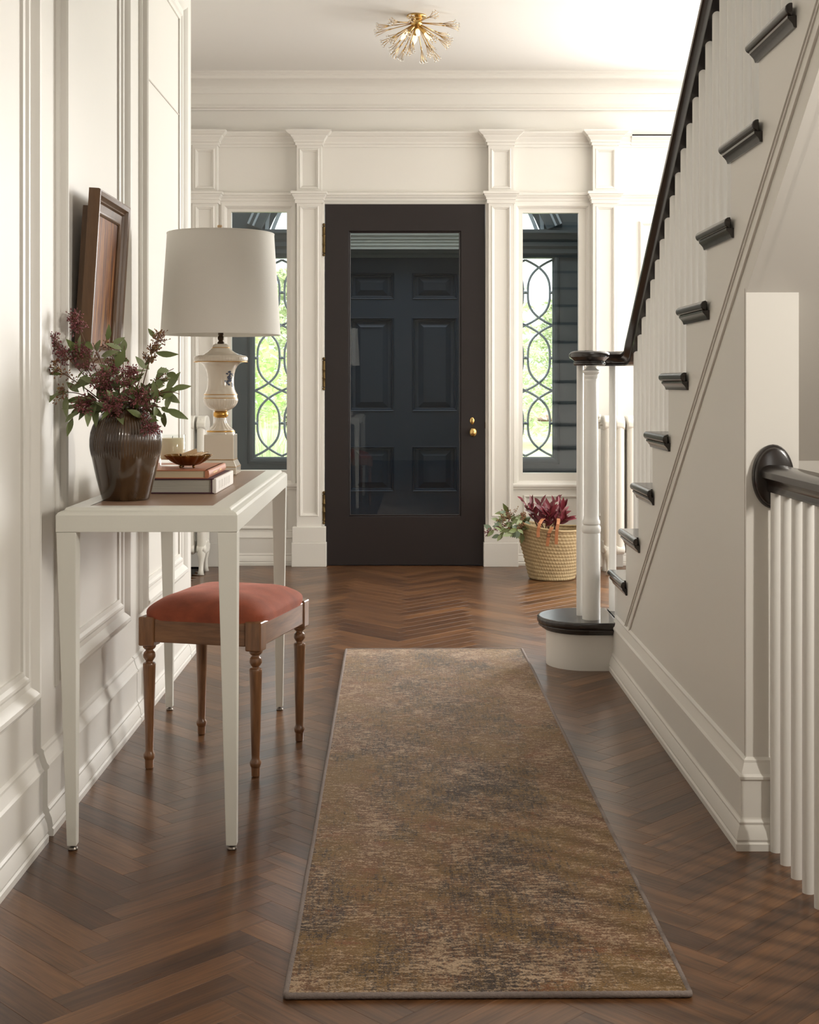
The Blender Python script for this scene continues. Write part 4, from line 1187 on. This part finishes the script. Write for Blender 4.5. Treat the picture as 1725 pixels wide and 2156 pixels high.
def bud_mesh(mb, p, d, s):
    # a small teardrop bud on a hair stalk
    d = d.normalized(); a = d.cross(Vector((.3, .2, .9)));
    if a.length < 1e-3: a = Vector((1, 0, 0))
    a.normalize(); b = d.cross(a)
    vs = [p - d * s * 1.2]
    for (t, r) in ((-.4, .55), (.4, .62)):
        for k in range(5):
            an = 2 * PI * k / 5
            vs.append(p + d * s * t + (a * math.cos(an) + b * math.sin(an)) * s * r)
    vs.append(p + d * s * 1.3)
    fs = [(0, 1 + (k + 1) % 5, 1 + k) for k in range(5)] + [(1 + k, 1 + (k + 1) % 5, 6 + (k + 1) % 5, 6 + k) for k in range(5)] + [(6 + k, 6 + (k + 1) % 5, 11) for k in range(5)]
    mb.add(vs, fs)


def branch(label, start, ctrl, tip, nl, clusters, bm, rd, lsize=1.2, leafkinds=(0, 0, 1), name='eucalyptus_branch', group='eucalyptus branches in the brown vase', spread=.035, bud=.0027):
    t = thing(name, label, 'branch', tuple(start), 0, group)
    inv = ROOTS[t.name].inverted()
    pts = bez(start, ctrl, tip, 14)
    stm = MB().tube(pts, [.0022 - .0014 * i / 13 for i in range(14)], 6)
    buds = MB(); tw = MB()
    for (tt, sp_, nb) in clusters:
        i = int(tt * 12.99); base = pts[i]; dr = (pts[min(i + 1, 13)] - pts[max(0, i - 1)]).normalized()
        nb = int(nb * 1.6); sp_ *= 1.25; ntw = max(3, nb // 10)
        for q in range(ntw):
            d = (dr * .7 + Vector((rd.gauss(0, .6), rd.gauss(0, .6), rd.gauss(0.05, .6)))).normalized()
            e = base + d * sp_ * (.5 + rd.random() * .7); mid = base + (e - base) * .5 + Vector((rd.gauss(0, .004), rd.gauss(0, .004), rd.gauss(0, .004)))
            tw.tube([base, mid, e], [.0009, .0007, .0005], 4)
            for z_ in range(nb // ntw):
                f = .35 + rd.random() * .7
                d2 = (d * .5 + Vector((rd.gauss(0, .7), rd.gauss(0, .7), rd.gauss(0, .7)))).normalized()
                r0 = base + (e - base) * min(1, f); b_ = r0 + d2 * (.006 + rd.random() * .010)
                tw.tube([r0, b_], .00035, 3, False)
                bud_mesh(buds, b_, d2, bud * (.75 + rd.random() * .5))
    so_ = stm.build('stem', M['stem'], t, smooth=True)
    if tw.v: tw.build('twigs', M['stem'], so_, kind='stuff')
    if buds.v: buds.build('seed_buds', bm, t, smooth=True, kind='stuff')
    nl = int(nl * 1.7)
    for q in range(nl):
        f = .28 + .69 * (q + rd.random() * .6) / nl
        i = min(12, int(f * 13)); pos = pts[i] + (pts[i + 1] - pts[i]) * (f * 13 - i); dr = (pts[i + 1] - pts[i]).normalized()
        side = Vector((rd.gauss(0, 1), rd.gauss(0, .8), rd.gauss(-.15, .8))).normalized()
        d = (dr * .55 + side * .75).normalized()
        stalk = pos + d * .008
        place_leaf(LM[rd.choice(leafkinds)], t, inv, stalk, d + Vector((0, 0, -.15)), Vector((rd.gauss(0, .5), -1, rd.gauss(.6, .5))), lsize * (.75 + rd.random() * .55))
    return t


rd = random.Random(21)
mouth = Vector((VXc, VYc, VZ + .236))
DV = VYc
# (tip px, py, depth shift, control px, py, leaves, clusters(t, spread, buds), buds material, label)
BR = [
    (156, 660, .00, 200, 780, 3, ((.97, .020, 75), (.85, .020, 45)), 'berry', 'tallest eucalyptus branch, plum seed heads at its upper left tip'),
    (112, 722, -.02, 180, 790, 2, ((.95, .028, 80), (.78, .030, 70)), 'berry', 'eucalyptus branch with plum seed heads reaching far left below the tallest one'),
    (160, 735, -.01, 200, 800, 2, ((.9, .026, 70), (.7, .024, 40)), 'berry', 'plum-seeded eucalyptus branch just under the tallest tip'),
    (102, 770, -.05, 170, 800, 3, ((.92, .022, 34), (.75, .02, 24)), 'berry2', 'thin amber-seeded eucalyptus branch arching to the far left'),
    (118, 835, -.05, 170, 800, 6, ((.9, .018, 26),), 'berry2', 'eucalyptus branch drooping at left with long leaves and sparse amber seeds'),
    (150, 885, -.06, 185, 810, 5, ((.55, .016, 18),), 'berry', 'lowest left eucalyptus branch ending in a hanging leaf'),
    (168, 858, -.08, 205, 835, 3, ((.9, .022, 60), (.7, .022, 50)), 'berry', 'low plum-seeded eucalyptus branch at left of the vase neck'),
    (196, 722, .03, 225, 790, 6, ((.8, .014, 14),), 'berry2', 'leafy eucalyptus branch rising in front of the picture frame'),
    (222, 704, .02, 240, 790, 5, ((.92, .012, 24), (.7, .012, 18)), 'berry2', 'upright eucalyptus sprig with tiny amber buds before the painting'),
    (262, 728, .03, 255, 800, 6, ((.8, .014, 18),), 'berry2', 'eucalyptus branch with broad leaves in the centre top'),
    (336, 702, .01, 300, 790, 4, ((.96, .020, 60), (.82, .020, 46)), 'berry2', 'tall right eucalyptus branch tipped with amber seeds'),
    (318, 742, .03, 285, 800, 5, ((.85, .018, 30),), 'berry2', 'right leaning eucalyptus branch with grey green leaves'),
    (366, 776, .00, 310, 800, 7, ((.7, .016, 24),), 'berry2', 'eucalyptus branch spreading right with leaves hanging at its end'),
    (378, 830, -.03, 325, 805, 7, ((.6, .016, 22),), 'berry2', 'rightmost eucalyptus branch, its last leaf over the lamp side'),
    (352, 868, -.06, 318, 830, 7, ((.6, .018, 30),), 'berry', 'low right eucalyptus branch with long drooping leaves'),
    (215, 800, -.06, 235, 840, 4, ((.95, .030, 110), (.75, .026, 60)), 'berry', 'short eucalyptus branch with a dense plum head left of centre'),
    (275, 790, -.07, 268, 840, 4, ((.95, .028, 100), (.72, .026, 60)), 'berry', 'short eucalyptus branch with a dense plum head right of centre'),
    (238, 850, -.09, 245, 858, 3, ((.95, .026, 100), (.6, .02, 50)), 'berry', 'front eucalyptus branch with plum seeds over the vase rim'),
    (300, 838, -.07, 285, 845, 4, ((.95, .026, 90), (.7, .02, 50)), 'berry', 'eucalyptus branch with plum seeds at right of the vase mouth'),
    (316, 905, -.09, 305, 858, 2, ((.95, .020, 70), (.75, .014, 36)), 'berry', 'plum-seeded eucalyptus branch hanging down the right shoulder of the vase'),
    (190, 842, -.05, 220, 838, 6, ((.6, .016, 22),), 'berry', 'leafy eucalyptus branch low on the left with dark leaves'),
    (240, 770, -.02, 250, 820, 6, ((.9, .020, 50),), 'berry', 'middle eucalyptus branch mixing dark leaves and plum seeds'),
]
for (tx, ty, dd, cx, cy, nl, cl, bm, lab) in BR:
    st_ = mouth + Vector((rd.uniform(-.022, .022), rd.uniform(-.022, .022), -.06))
    branch(lab, st_, P(cx, cy, DV + dd * .4), P(tx, ty, DV + dd), nl, cl, M[bm], rd)

# ------------------------------------------------------------------ books, candle, bowl
bk = thing('large_book', 'thick plum book with white embossed spine, under the coral book', 'book', (-.635, 3.675, VZ))
bx0, bx1, by0, by1 = -.772, -.500, 3.505, 3.850
MB().box(bx0, bx1 - .012, by0 + .004, by1 - .004, .8035, .8365).build('pages', M['page'], bk)
MB().box(bx0 - .003, bx1 - .006, by0, by1, .8365, .8400).build('cover', M['plum'], bk, bevel=.001)
MB().box(bx0 - .003, bx1 - .006, by0, by1, .8001, .8035).build('cover', M['plum'], bk, bevel=.001)
MB().box(bx1 - .014, bx1 - .0115, by0, by1, .8002, .8398).build('hinge_cloth', M['plum'], bk)
spn = MB().box(bx1 - .0115, bx1, by0, by1, .8002, .8398).build('spine', M['spine'], bk, bevel=.0025)


for q, yy in enumerate((3.555, 3.572, 3.605, 3.622, 3.655, 3.672, 3.70, 3.722, 3.745, 3.765)):
    MB().box(bx1 - .0004, bx1 + .0003, yy, yy + .007, .8085 + .002 * (q % 2), .8315).build('embossed_mark', M['emboss'], spn)
ob = thing('coral_book', 'thin coral leather book lying on the plum book', 'book', (-.64, 3.66, .84))
ox0, ox1, oy0, oy1 = -.765, -.520, 3.505, 3.830
MB().box(ox0, ox1 - .008, oy0 + .003, oy1 - .003, .8425, .8600).build('pages', M['page2'], ob)
MB().box(ox0 - .002, ox1 - .004, oy0, oy1, .8600, .8625).build('cover', M['orange'], ob, bevel=.0008)
MB().box(ox0 - .002, ox1 - .004, oy0, oy1, .8401, .8425).build('cover', M['orange'], ob, bevel=.0008)
sp2 = MB().prism([(ox1 - .010, .8401), (ox1 - .003, .8401), (ox1, .8430), (ox1 + .0015, .8513), (ox1, .8596), (ox1 - .003, .8625), (ox1 - .010, .8625)], 'y', oy0, oy1).build('spine', M['orange'], ob, smooth=True, angle=50)
for (yy, n_) in ((3.60, 9), (3.72, 4)):
    for q in range(n_):
        MB().box(ox1 + .0006, ox1 + .0020, yy + q * .0085 - .02, yy + q * .0085 - .0145, .8496 - .001 * (q % 2), .8530 + .001 * ((q + 1) % 2)).build('gilt_mark', M['gilt'], sp2)
cd = thing('candle', 'cream candle in a clear glass tumbler on the coral book', 'candle', (fx(363, 3.70), 3.70, .8626))
cc = (fx(363, 3.70), 3.70, .8626)
MB().lathe([(.001, 0), (.034, 0), (.0355, .002), (.0360, .085), (.0350, .0860), (.0340, .085), (.0335, .020), (.030, .017), (.001, .017)], cc, 40).build('tumbler', M['clear'], cd, smooth=True, angle=50)
MB().lathe([(.001, .0175), (.0300, .0175), (.0332, .0205), (.0337, .076), (.001, .0755)], cc, 40).build('wax', M['wax'], cd, smooth=True, angle=50)
MB().tube([(cc[0], cc[1], cc[2] + .074), (cc[0] + .001, cc[1], cc[2] + .082)], .0008, 6).build('wick', M['char'], cd)
bc = Vector((fx(396.5, 3.60), 3.60, .8626))
bw = thing('scalloped_bowl', 'fluted antique brass bowl on ball feet on the coral book', 'bowl', tuple(bc))
flu = lambda r, z, a: r * (1 + .13 * (r / .06) ** 1.5 * abs(math.sin(7 * a)) - .065)
bp_ = [(.001, .0065), (.020, .0066), (.033, .010), (.046, .018), (.055, .0265), (.0615, .0345), (.0612, .0355), (.054, .0280), (.045, .0200), (.032, .0120), (.020, .0085), (.001, .0084)]
MB().lathe(bp_, bc, 128, rfun=flu).build('dish', M['bowl'], bw, smooth=True, angle=60)
for a in (-.75, .75 + PI, -PI + .75, .75):
    MB().sphere((bc.x + .026 * math.cos(a - PI / 2 + .0), bc.y + .026 * math.sin(a - PI / 2), bc.z + .0042), .0042, 12, 8).build('foot', M['bowl'], bw, smooth=True)
# loose pieces in the bowl
ps = thing('wood_stick', 'charred pale wood stick leaning in the brass bowl', 'stick', tuple(bc + Vector((0, 0, .02))))
mb = MB(); a_, b_ = bc + Vector((-.018, -.004, .034)), bc + Vector((.022, .006, .046)); dr = (b_ - a_).normalized(); sd = Vector((-.25, .95, 0)) * .006; up = Vector((-.25, 0, .95)) * .006
mb.hexa([a_ - sd - up, b_ - sd - up, b_ + sd - up, a_ + sd - up], [a_ - sd + up * .6, b_ - sd + up, b_ + sd + up, a_ + sd + up * .6]); mb.build('shaft', M['match'], ps, bevel=.001)
mb = MB(); c_ = a_ - dr * .004
mb.hexa([c_ - sd * .7 - up * .7, a_ - sd - up, a_ + sd - up, c_ + sd * .7 - up * .7], [c_ - sd * .7 + up * .3, a_ - sd + up * .6, a_ + sd + up * .6, c_ + sd * .7 + up * .3]); mb.build('tip', M['char'], ps)
for q in range(9):
    a_ = bc + Vector((-.002 + q * .0048, -.026, .0335 + .0006 * (q % 3))); b_ = a_ + Vector((.012, .052, .006))
    t = thing('matchstick', 'short wooden match in the row fanned across the brass bowl', 'match', tuple(a_), 0, 'matches in the brass bowl')
    MB().tube([a_, b_], .0016, 5).build('shaft', M['match'], t)
    MB().sphere(b_, .0021, 6, 5).build('head', M['bowl'], t)

# ------------------------------------------------------------------ lamp
LYc = 4.288; LXc = fx(465, LYc); k_ = LYc / F
TL = thing('table_lamp', 'ivory ceramic urn lamp with gilt lines and a white linen drum shade', 'lamp', (LXc, LYc, VZ))
lz = lambda py: fz(py, LYc)
hb = .0575; hs = .0475
mb = MB()
z1, z2, z3 = VZ + .0005, lz(981), lz(967)
mb.box(LXc - hb, LXc + hb, LYc - hb, LYc + hb, z1, z2)
mb.hexa([(LXc - hb, LYc - hb, z2), (LXc + hb, LYc - hb, z2), (LXc + hb, LYc + hb, z2), (LXc - hb, LYc + hb, z2)], [(LXc - hs, LYc - hs, z3), (LXc + hs, LYc - hs, z3), (LXc + hs, LYc + hs, z3), (LXc - hs, LYc + hs, z3)])
mb.box(LXc - hs, LXc + hs, LYc - hs, LYc + hs, z3, lz(914))
mb.build('plinth', M['ceramic'], TL, bevel=.0022)
for (z, hh) in ((z2, hb), (z3 + .0012, hs)):
    MB().frame((LXc, LYc, z), (1, 0, 0), (0, 1, 0), (0, 0, 1), -hh, hh, -hh, hh, [(-.0004, -.0008), (.0005, -.0008), (.0005, .0008), (-.0004, .0008)]).build('gilt_line', M['goldleaf'], TL)
foot = [(.001, lz(914)), (.0465, lz(914)), (.047, lz(911)), (.044, lz(908)), (.043, lz(905)), (.036, lz(902)), (.027, lz(897)), (.020, lz(890)), (.0160, lz(883)), (.0155, lz(879)), (.0155, lz(878))]
flut = lambda r, z, a: r * (1 + (.035 * math.cos(16 * a) if lz(903) < z < lz(882) else 0))
MB().lathe(foot, (LXc, LYc, 0), 96, rfun=flut).build('foot', M['ceramic'], TL, smooth=True, angle=40)
MB().lathe([(.0448, lz(909.4)), (.0458, lz(908.6)), (.0448, lz(906.6)), (.043, lz(906.2))], (LXc, LYc, 0), 48, cap=False).build('gilt_line', M['goldleaf'], TL, smooth=True)
MB().lathe([(.012, lz(880)), (.019, lz(879)), (.0232, lz(876)), (.024, lz(872)), (.0228, lz(868)), (.018, lz(865.5)), (.012, lz(865))], (LXc, LYc, 0), 32).build('gilt_ball', M['goldleaf'], TL, smooth=True)
urn = [(.018, lz(866)), (.026, lz(864)), (.038, lz(860)), (.047, lz(855)), (.0525, lz(849)), (.0552, lz(843)), (.0555, lz(839.5)), (.0535, lz(838)), (.0535, lz(831)), (.0525, lz(829)), (.0490, lz(825)), (.0455, lz(820)), (.0430, lz(812)), (.0425, lz(800)), (.0440, lz(788)), (.0480, lz(778)), (.0545, lz(770)), (.0640, lz(764.5)), (.0760, lz(762.5)), (.0845, lz(761.5)), (.0868, lz(758)), (.0862, lz(753)), (.0820, lz(749.5)), (.0700, lz(748)), (.058, lz(746)), (.045, lz(742)), (.034, lz(736.5)), (.0275, lz(732)), (.0268, lz(729)), (.0235, lz(726)), (.018, lz(724)), (.001, lz(723.6))]
uflut = lambda r, z, a: r * (1 + (.020 * abs(math.cos(18 * a)) - .010 if lz(863) < z < lz(840) else 0) + (.007 * math.cos(56 * a) if lz(760) < z < lz(750) else 0))
MB().lathe(urn, (LXc, LYc, 0), 224, rfun=uflut).build('urn', M['ceramic'], TL, smooth=True, angle=45)
for (r_, py) in ((.0543, 838.0), (.0540, 830.6), (.0862, 762.0), (.0282, 732.2)):
    MB().lathe([(r_ - .001, lz(py + .8)), (r_ + .0006, lz(py + .5)), (r_ + .0006, lz(py - .5)), (r_ - .001, lz(py - .8))], (LXc, LYc, 0), 64, cap=False).build('gilt_line', M['goldleaf'], TL, smooth=True)
# blue painted spray of flowers on the right of the urn
M['cobalt'] = mat('cobalt painted flowers', (.075, .085, .13), .3)
def urn_r(z):
    for (a, b) in zip(urn[:-1], urn[1:]):
        if min(a[1], b[1]) <= z <= max(a[1], b[1]) and a[1] != b[1]:
            return a[0] + (b[0] - a[0]) * (z - a[1]) / (b[1] - a[1])
    return .045
mot = MB(); rq = random.Random(3)
for q in range(26):
    th = -.72 + rq.gauss(0, .17); zz = lz(795) + rq.gauss(0, .011); L_ = .004 + rq.random() * .004; an = rq.random() * PI
    pts = []
    for (u, v) in ((-1, 0), (-.3, .45), (.5, .4), (1, 0), (.5, -.4), (-.3, -.45)):
        du, dv = (u * math.cos(an) - v * math.sin(an)) * L_, (u * math.sin(an) + v * math.cos(an)) * L_
        z_ = zz + dv; r_ = urn_r(z_) + .0004 + .00002 * q; t_ = th + du / r_
        pts.append((LXc + r_ * math.cos(t_), LYc + r_ * math.sin(t_), z_))
    mot.add(pts, [tuple(range(6))])
mot.build('painted_flowers', M['cobalt'], TL)
MB().lathe([(.0105, lz(724)), (.0115, lz(721.5)), (.0085, lz(719.5)), (.0070, lz(717.5)), (.0095, lz(715)), (.0105, lz(712)), (.0095, lz(709)), (.0070, lz(707)), (.009, lz(705)), (.009, lz(690))], (LXc, LYc, 0), 24).build('stem', M['bronze'], TL, smooth=True, angle=50)
MB().lathe([(.014, lz(690)), (.016, lz(688)), (.016, lz(655)), (.012, lz(652))], (LXc, LYc, 0), 20).build('socket', M['oldbrass'], TL, smooth=True, angle=40)
rb_, rt_ = 125.5 * k_, 111.8 * k_; zb_, zt_ = lz(704.5), lz(493)
sh_ = MB().lathe([(rb_, zb_), (rt_, zt_), (rt_ - .0016, zt_), (rb_ - .0016, zb_), (rb_, zb_)], (LXc, LYc, 0), 72, cap=False).build('shade', M['shade'], TL, smooth=True, angle=40)
for (r_, z) in ((rb_, zb_ + .001), (rt_, zt_ - .001)):
    MB().lathe([(r_ + .0010, z - .0022), (r_ + .0012, z + .0022), (r_ - .0026, z + .0022), (r_ - .0026, z - .0022), (r_ + .0010, z - .0022)], (LXc, LYc, 0), 72, cap=False).build('shade_trim', M['shade'], sh_, smooth=True, angle=40)
for a in (0.3, .3 + 2 * PI / 3, .3 + 4 * PI / 3):
    MB().tube([(LXc, LYc, zt_ - .012), (LXc + (rt_ - .002) * math.cos(a), LYc + (rt_ - .002) * math.sin(a), zt_ - .004)], .0012, 6).build('spider', M['bronze'], sh_)
MB().tube([(LXc, LYc, lz(652)), (LXc, LYc, zt_ - .008)], .003, 8).build('riser_rod', M['bronze'], TL, smooth=True)
MB().lathe([(.005, zt_ - .010), (.0075, zt_ - .002), (.0065, zt_ + .004), (.0055, zt_ + .012), (.0075, zt_ + .022), (.0085, zt_ + .027), (.006, zt_ + .029), (.001, zt_ + .030)], (LXc - .003, LYc, 0), 20).build('finial', M['match'], TL, smooth=True, angle=40)

# ------------------------------------------------------------------ basket with foliage
KY = 7.45; KX = fx(1163, KY)
BK = thing('straw_basket', 'woven straw basket with leather straps beside the right side window', 'basket', (KX, KY, 0))
NR, NT = 15, 300
Hb = .295
vs = []
rows_ = NR * 6
def bask(u, a):
    # u 0..1 height; elliptical, flaring to the rim; rim sags a little at the front
    rx = .122 + .083 * u ** .9; ry = .115 + .050 * u
    rim = Hb + .012 * math.cos(2 * a) - .020 * math.cos(a)
    return rx, ry, rim
for j in range(rows_ + 1):
    u = j / rows_
    rowp = (u * NR) % 1.0; bulge = .0042 * math.sin(PI * rowp) ** .6
    row = int(u * NR)
    for i in range(NT):
        a = 2 * PI * i / NT
        rx, ry, rim = bask(u, a)
        tw_ = .0015 * math.sin(60 * a + (row % 2) * PI + rowp * 3.0)
        wob = .003 * noise.noise(Vector((math.cos(a) * 1.5, math.sin(a) * 1.5, u * 4)))
        r_ = bulge + tw_ * math.sin(PI * rowp) + wob
        vs.append((KX + (rx + r_) * math.cos(a), KY + (ry + r_) * math.sin(a), max(.002, u * rim)))
fs = [(j * NT + i, j * NT + (i + 1) % NT, (j + 1) * NT + (i + 1) % NT, (j + 1) * NT + i) for j in range(rows_) for i in range(NT)]
fs.append(tuple(range(NT))[::-1])
mb = MB().add(vs, fs); bo = mb.build('basket_body', M['straw'], BK, smooth=True)
sm = bo.modifiers.new('solid', 'SOLIDIFY'); sm.thickness = .007; sm.offset = -1
rim_pts = []
for i in range(81):
    a = 2 * PI * i / 80; rx, ry, rim = bask(1, a)
    rim_pts.append((KX + rx * math.cos(a), KY + ry * math.sin(a), rim))
MB().tube(rim_pts, .007, 8, False).build('rim', M['straw'], BK, smooth=True)


def ribbon(pts, w_, th, side=Vector((1, 0, 0))):
    mb = MB(); pts = [Vector(p) for p in pts]; n = len(pts); vs = []
    for i, p in enumerate(pts):
        t = (pts[min(i + 1, n - 1)] - pts[max(0, i - 1)]).normalized(); s = (side - t * side.dot(t)).normalized(); nn = t.cross(s)
        vs += [p - s * w_ / 2 - nn * th / 2, p + s * w_ / 2 - nn * th / 2, p + s * w_ / 2 + nn * th / 2, p - s * w_ / 2 + nn * th / 2]
    fs = [(i * 4 + k, i * 4 + (k + 1) % 4, i * 4 + 4 + (k + 1) % 4, i * 4 + 4 + k) for i in range(n - 1) for k in range(4)] + [(3, 2, 1, 0), ((n - 1) * 4, (n - 1) * 4 + 1, (n - 1) * 4 + 2, (n - 1) * 4 + 3)]
    return mb.add(vs, fs)


yf = KY - .178
def bp2(px, py, y): return P(px, py, y)
s1 = [bp2(1133.5, 1131, yf + .004), bp2(1133.5, 1120, yf + .002), bp2(1134.5, 1111, yf - .004), bp2(1137, 1102, yf + .0), bp2(1141, 1095, yf + .03), bp2(1145, 1092, yf + .07)]
s2 = [bp2(1171.5, 1146, yf + .006), bp2(1172, 1130, yf + .0), bp2(1173, 1115, yf - .006), bp2(1175, 1104, yf - .004), bp2(1176.5, 1096, yf + .02), bp2(1176, 1092, yf + .06)]
s3 = [bp2(1152.5, 1150, yf + .004), bp2(1154, 1138, yf - .002), bp2(1156, 1124, yf - .008), bp2(1159, 1116, yf - .010), bp2(1164, 1110, yf - .008)]
for s_ in (s1, s2, s3):
    ribbon(s_, .018, .003).build('strap', M['strap'], BK, bevel=.0006)
bkp = bp2(1155.5, 1127, yf - .014)
MB().frame(bkp, (1, 0, 0), (0, 0, 1), (0, -1, 0), -.008, .008, -.007, .007, [(0, 0), (0, .002), (.003, .002), (.003, 0)]).build('buckle', M['bronze'], BK)

LMB = [leaf_mesh('leaf', .105, .019, M['burg'], .35, .30), leaf_mesh('leaf', .085, .015, M['burg'], .3, .15)]


def stem_of_leaves(label, start, ctrl, tip, n, size, rd, kinds=LMB, stemmat='stem', name='burgundy_stem', group='burgundy stems in the straw basket'):
    t = thing(name, label, 'stem', tuple(start), 0, group); inv = ROOTS[t.name].inverted()
    pts = bez(start, ctrl, tip, 10)
    MB().tube(pts, [.0045 - .003 * i / 9 for i in range(10)], 6).build('stalk', M[stemmat], t, smooth=True)
    for q in range(n):
        f = .40 + .60 * q / max(1, n - 1); i = min(8, int(f * 9)); pos = pts[i] + (pts[i + 1] - pts[i]) * (f * 9 - i); dr = (pts[i + 1] - pts[i]).normalized()
        side = Vector((rd.choice((-1, 1)) * rd.uniform(.4, 1), rd.gauss(-.1, .5), rd.uniform(-.1, .6))).normalized()
        d = (dr * (.5 + .6 * f) + side * .8).normalized()
        place_leaf(rd.choice(kinds), t, inv, pos, d, Vector((rd.gauss(0, .4), -1, rd.gauss(.5, .4))), size * (.7 + rd.random() * .5))


rd = random.Random(8)
cen = Vector((KX - .02, KY, .22))
for (tx, ty, dd, cx, cy, n, sz, lab) in ((1101, 1052, .0, 1120, 1080, 8, .62, 'burgundy stem with the highest leaf at the left of the basket'), (1118, 1068, -.06, 1135, 1090, 9, .8, 'burgundy stem leaning left over the basket rim'),
                                         (1140, 1062, .04, 1145, 1090, 9, .8, 'burgundy stem in the middle of the basket'), (1171, 1050, .02, 1160, 1090, 8, .55, 'burgundy stem with curled tip at the top right of the basket'),
                                         (1190, 1068, -.02, 1170, 1090, 9, 1.0, 'burgundy stem with broad leaves spreading right'), (1160, 1075, -.10, 1155, 1095, 8, .95, 'burgundy stem with arching leaves at the front of the basket'),
                                         (1193, 1094, -.05, 1175, 1095, 7, .8, 'low burgundy stem at the right rim of the basket'), (1150, 1083, -.08, 1150, 1096, 7, 1.0, 'pink-backed burgundy stem behind the leather straps'),
                                         (1128, 1080, -.02, 1138, 1094, 7, .8, 'short burgundy stem between the left eucalyptus and the straps'), (1180, 1082, .06, 1168, 1096, 7, .8, 'short burgundy stem at the back right of the basket')):
    stem_of_leaves(lab, cen + Vector((rd.uniform(-.05, .05), rd.uniform(-.05, .05), 0)), P(cx, cy, KY + dd * .5), P(tx, ty, KY + dd), n + 5, sz * .8, rd)
LMG = [leaf_mesh('leaf', .052, .0125, M['leaf'], .25, .15), leaf_mesh('leaf', .045, .014, M['leafpale'], .2, .1)]
OLD = LM[:]
LM[:] = [LMG[0], LMG[0], LMG[1]]
for (tx, ty, dd, cx, cy, nl, cl, bm, lab) in (
        (1040, 1100, -.10, 1080, 1085, 12, ((.8, .035, 40),), 'berry2', 'eucalyptus branch reaching farthest left out of the basket'),
        (1050, 1128, -.14, 1085, 1095, 12, ((.75, .035, 40),), 'berry2', 'eucalyptus branch drooping low over the left of the basket'),
        (1062, 1080, -.06, 1090, 1080, 10, ((.8, .035, 60),), 'berry2', 'upper eucalyptus branch at the left of the basket'),
        (1078, 1125, -.16, 1100, 1092, 11, ((.6, .03, 40),), 'berry2', 'eucalyptus branch hanging down the left side of the basket'),
        (1030, 1122, -.12, 1075, 1090, 6, ((.97, .03, 36), (.8, .03, 30)), 'berry', 'thin seeded eucalyptus branch touching the door side'),
        (1095, 1090, -.10, 1110, 1085, 9, ((.8, .03, 60),), 'berry2', 'short seeded eucalyptus branch beside the burgundy leaves')):
    branch(lab, cen + Vector((-.06, rd.uniform(-.05, .02), .0)), P(cx, cy, KY + dd * .6), P(tx, ty, KY + dd), nl, cl, M[bm], rd, .95, (0, 0, 1, 2), 'eucalyptus_branch', 'eucalyptus branches in the straw basket', bud=.0042)
LM[:] = OLD

# ------------------------------------------------------------------ ceiling light
CY = 6.68; CXc = fx(877, CY)
CL = thing('ceiling_light', 'brass sunburst ceiling light with crystal tipped sprays', 'light', (CXc, CY, CEIL))
hub = Vector((CXc, CY, CEIL - .036))
MB().lathe([(.001, CEIL), (.048, CEIL), (.050, CEIL - .006), (.048, CEIL - .010), (.040, CEIL - .011), (.030, CEIL - .014), (.030, CEIL - .022), (.001, CEIL - .023)], (CXc, CY, 0), 40).build('canopy', M['fixbrass'], CL, smooth=True, angle=35)
MB().sphere(hub, .030, 28, 16, (1, 1, .85)).build('hub', M['fixbrass'], CL, smooth=True)
rd = random.Random(14)


def spray(dirv, length):
    d = dirv.normalized(); a = d.cross(Vector((.2, .5, .8))).normalized(); b = d.cross(a)
    mid = hub + d * length * .66
    s_ = MB().tube([hub + d * .02, mid], [.0022, .0022], 7); s_.tube([mid - d * .012, mid + d * .004], .0033, 7)
    cr = MB()
    for q in range(7):
        if q == 6: e = hub + d * length
        else:
            an = 2 * PI * q / 6; e = hub + d * (length * .985) + (a * math.cos(an) + b * math.sin(an)) * .0165
        s_.tube([mid, e], .0009, 4); cr.sphere(e, .0062, 10, 7)
    o = s_.build('spray_stem', M['fixbrass'], CL, smooth=True)
    cr.build('crystals', M['crystal'], o, smooth=True, kind='stuff')


for (el, n, off) in ((-8, 11, .1), (-32, 9, .5), (-58, 6, .2)):
    for q in range(n):
        az = 2 * PI * (q + off) / n + rd.uniform(-.06, .06); e_ = math.radians(el + rd.uniform(-5, 5))
        spray(Vector((math.cos(az) * math.cos(e_), math.sin(az) * math.cos(e_), math.sin(e_))), .212 + rd.uniform(-.008, .010))
for q in range(4):
    az = 2 * PI * q / 4 - .5 * PI + .12; e_ = math.radians(-48)
    d = Vector((math.cos(az) * math.cos(e_), math.sin(az) * math.cos(e_), math.sin(e_)))
    so_ = MB().tube([hub + d * .02, hub + d * .066], .0105, 14).build('socket', M['fixbrass'], CL, smooth=True, angle=40)
    MB().tube([hub + d * t for t in (.064, .070, .082, .096, .108, .116, .120)], [.006, .010, .0125, .0115, .0075, .003, .0005], 12).build('bulb', M['bulb'], so_, smooth=True)
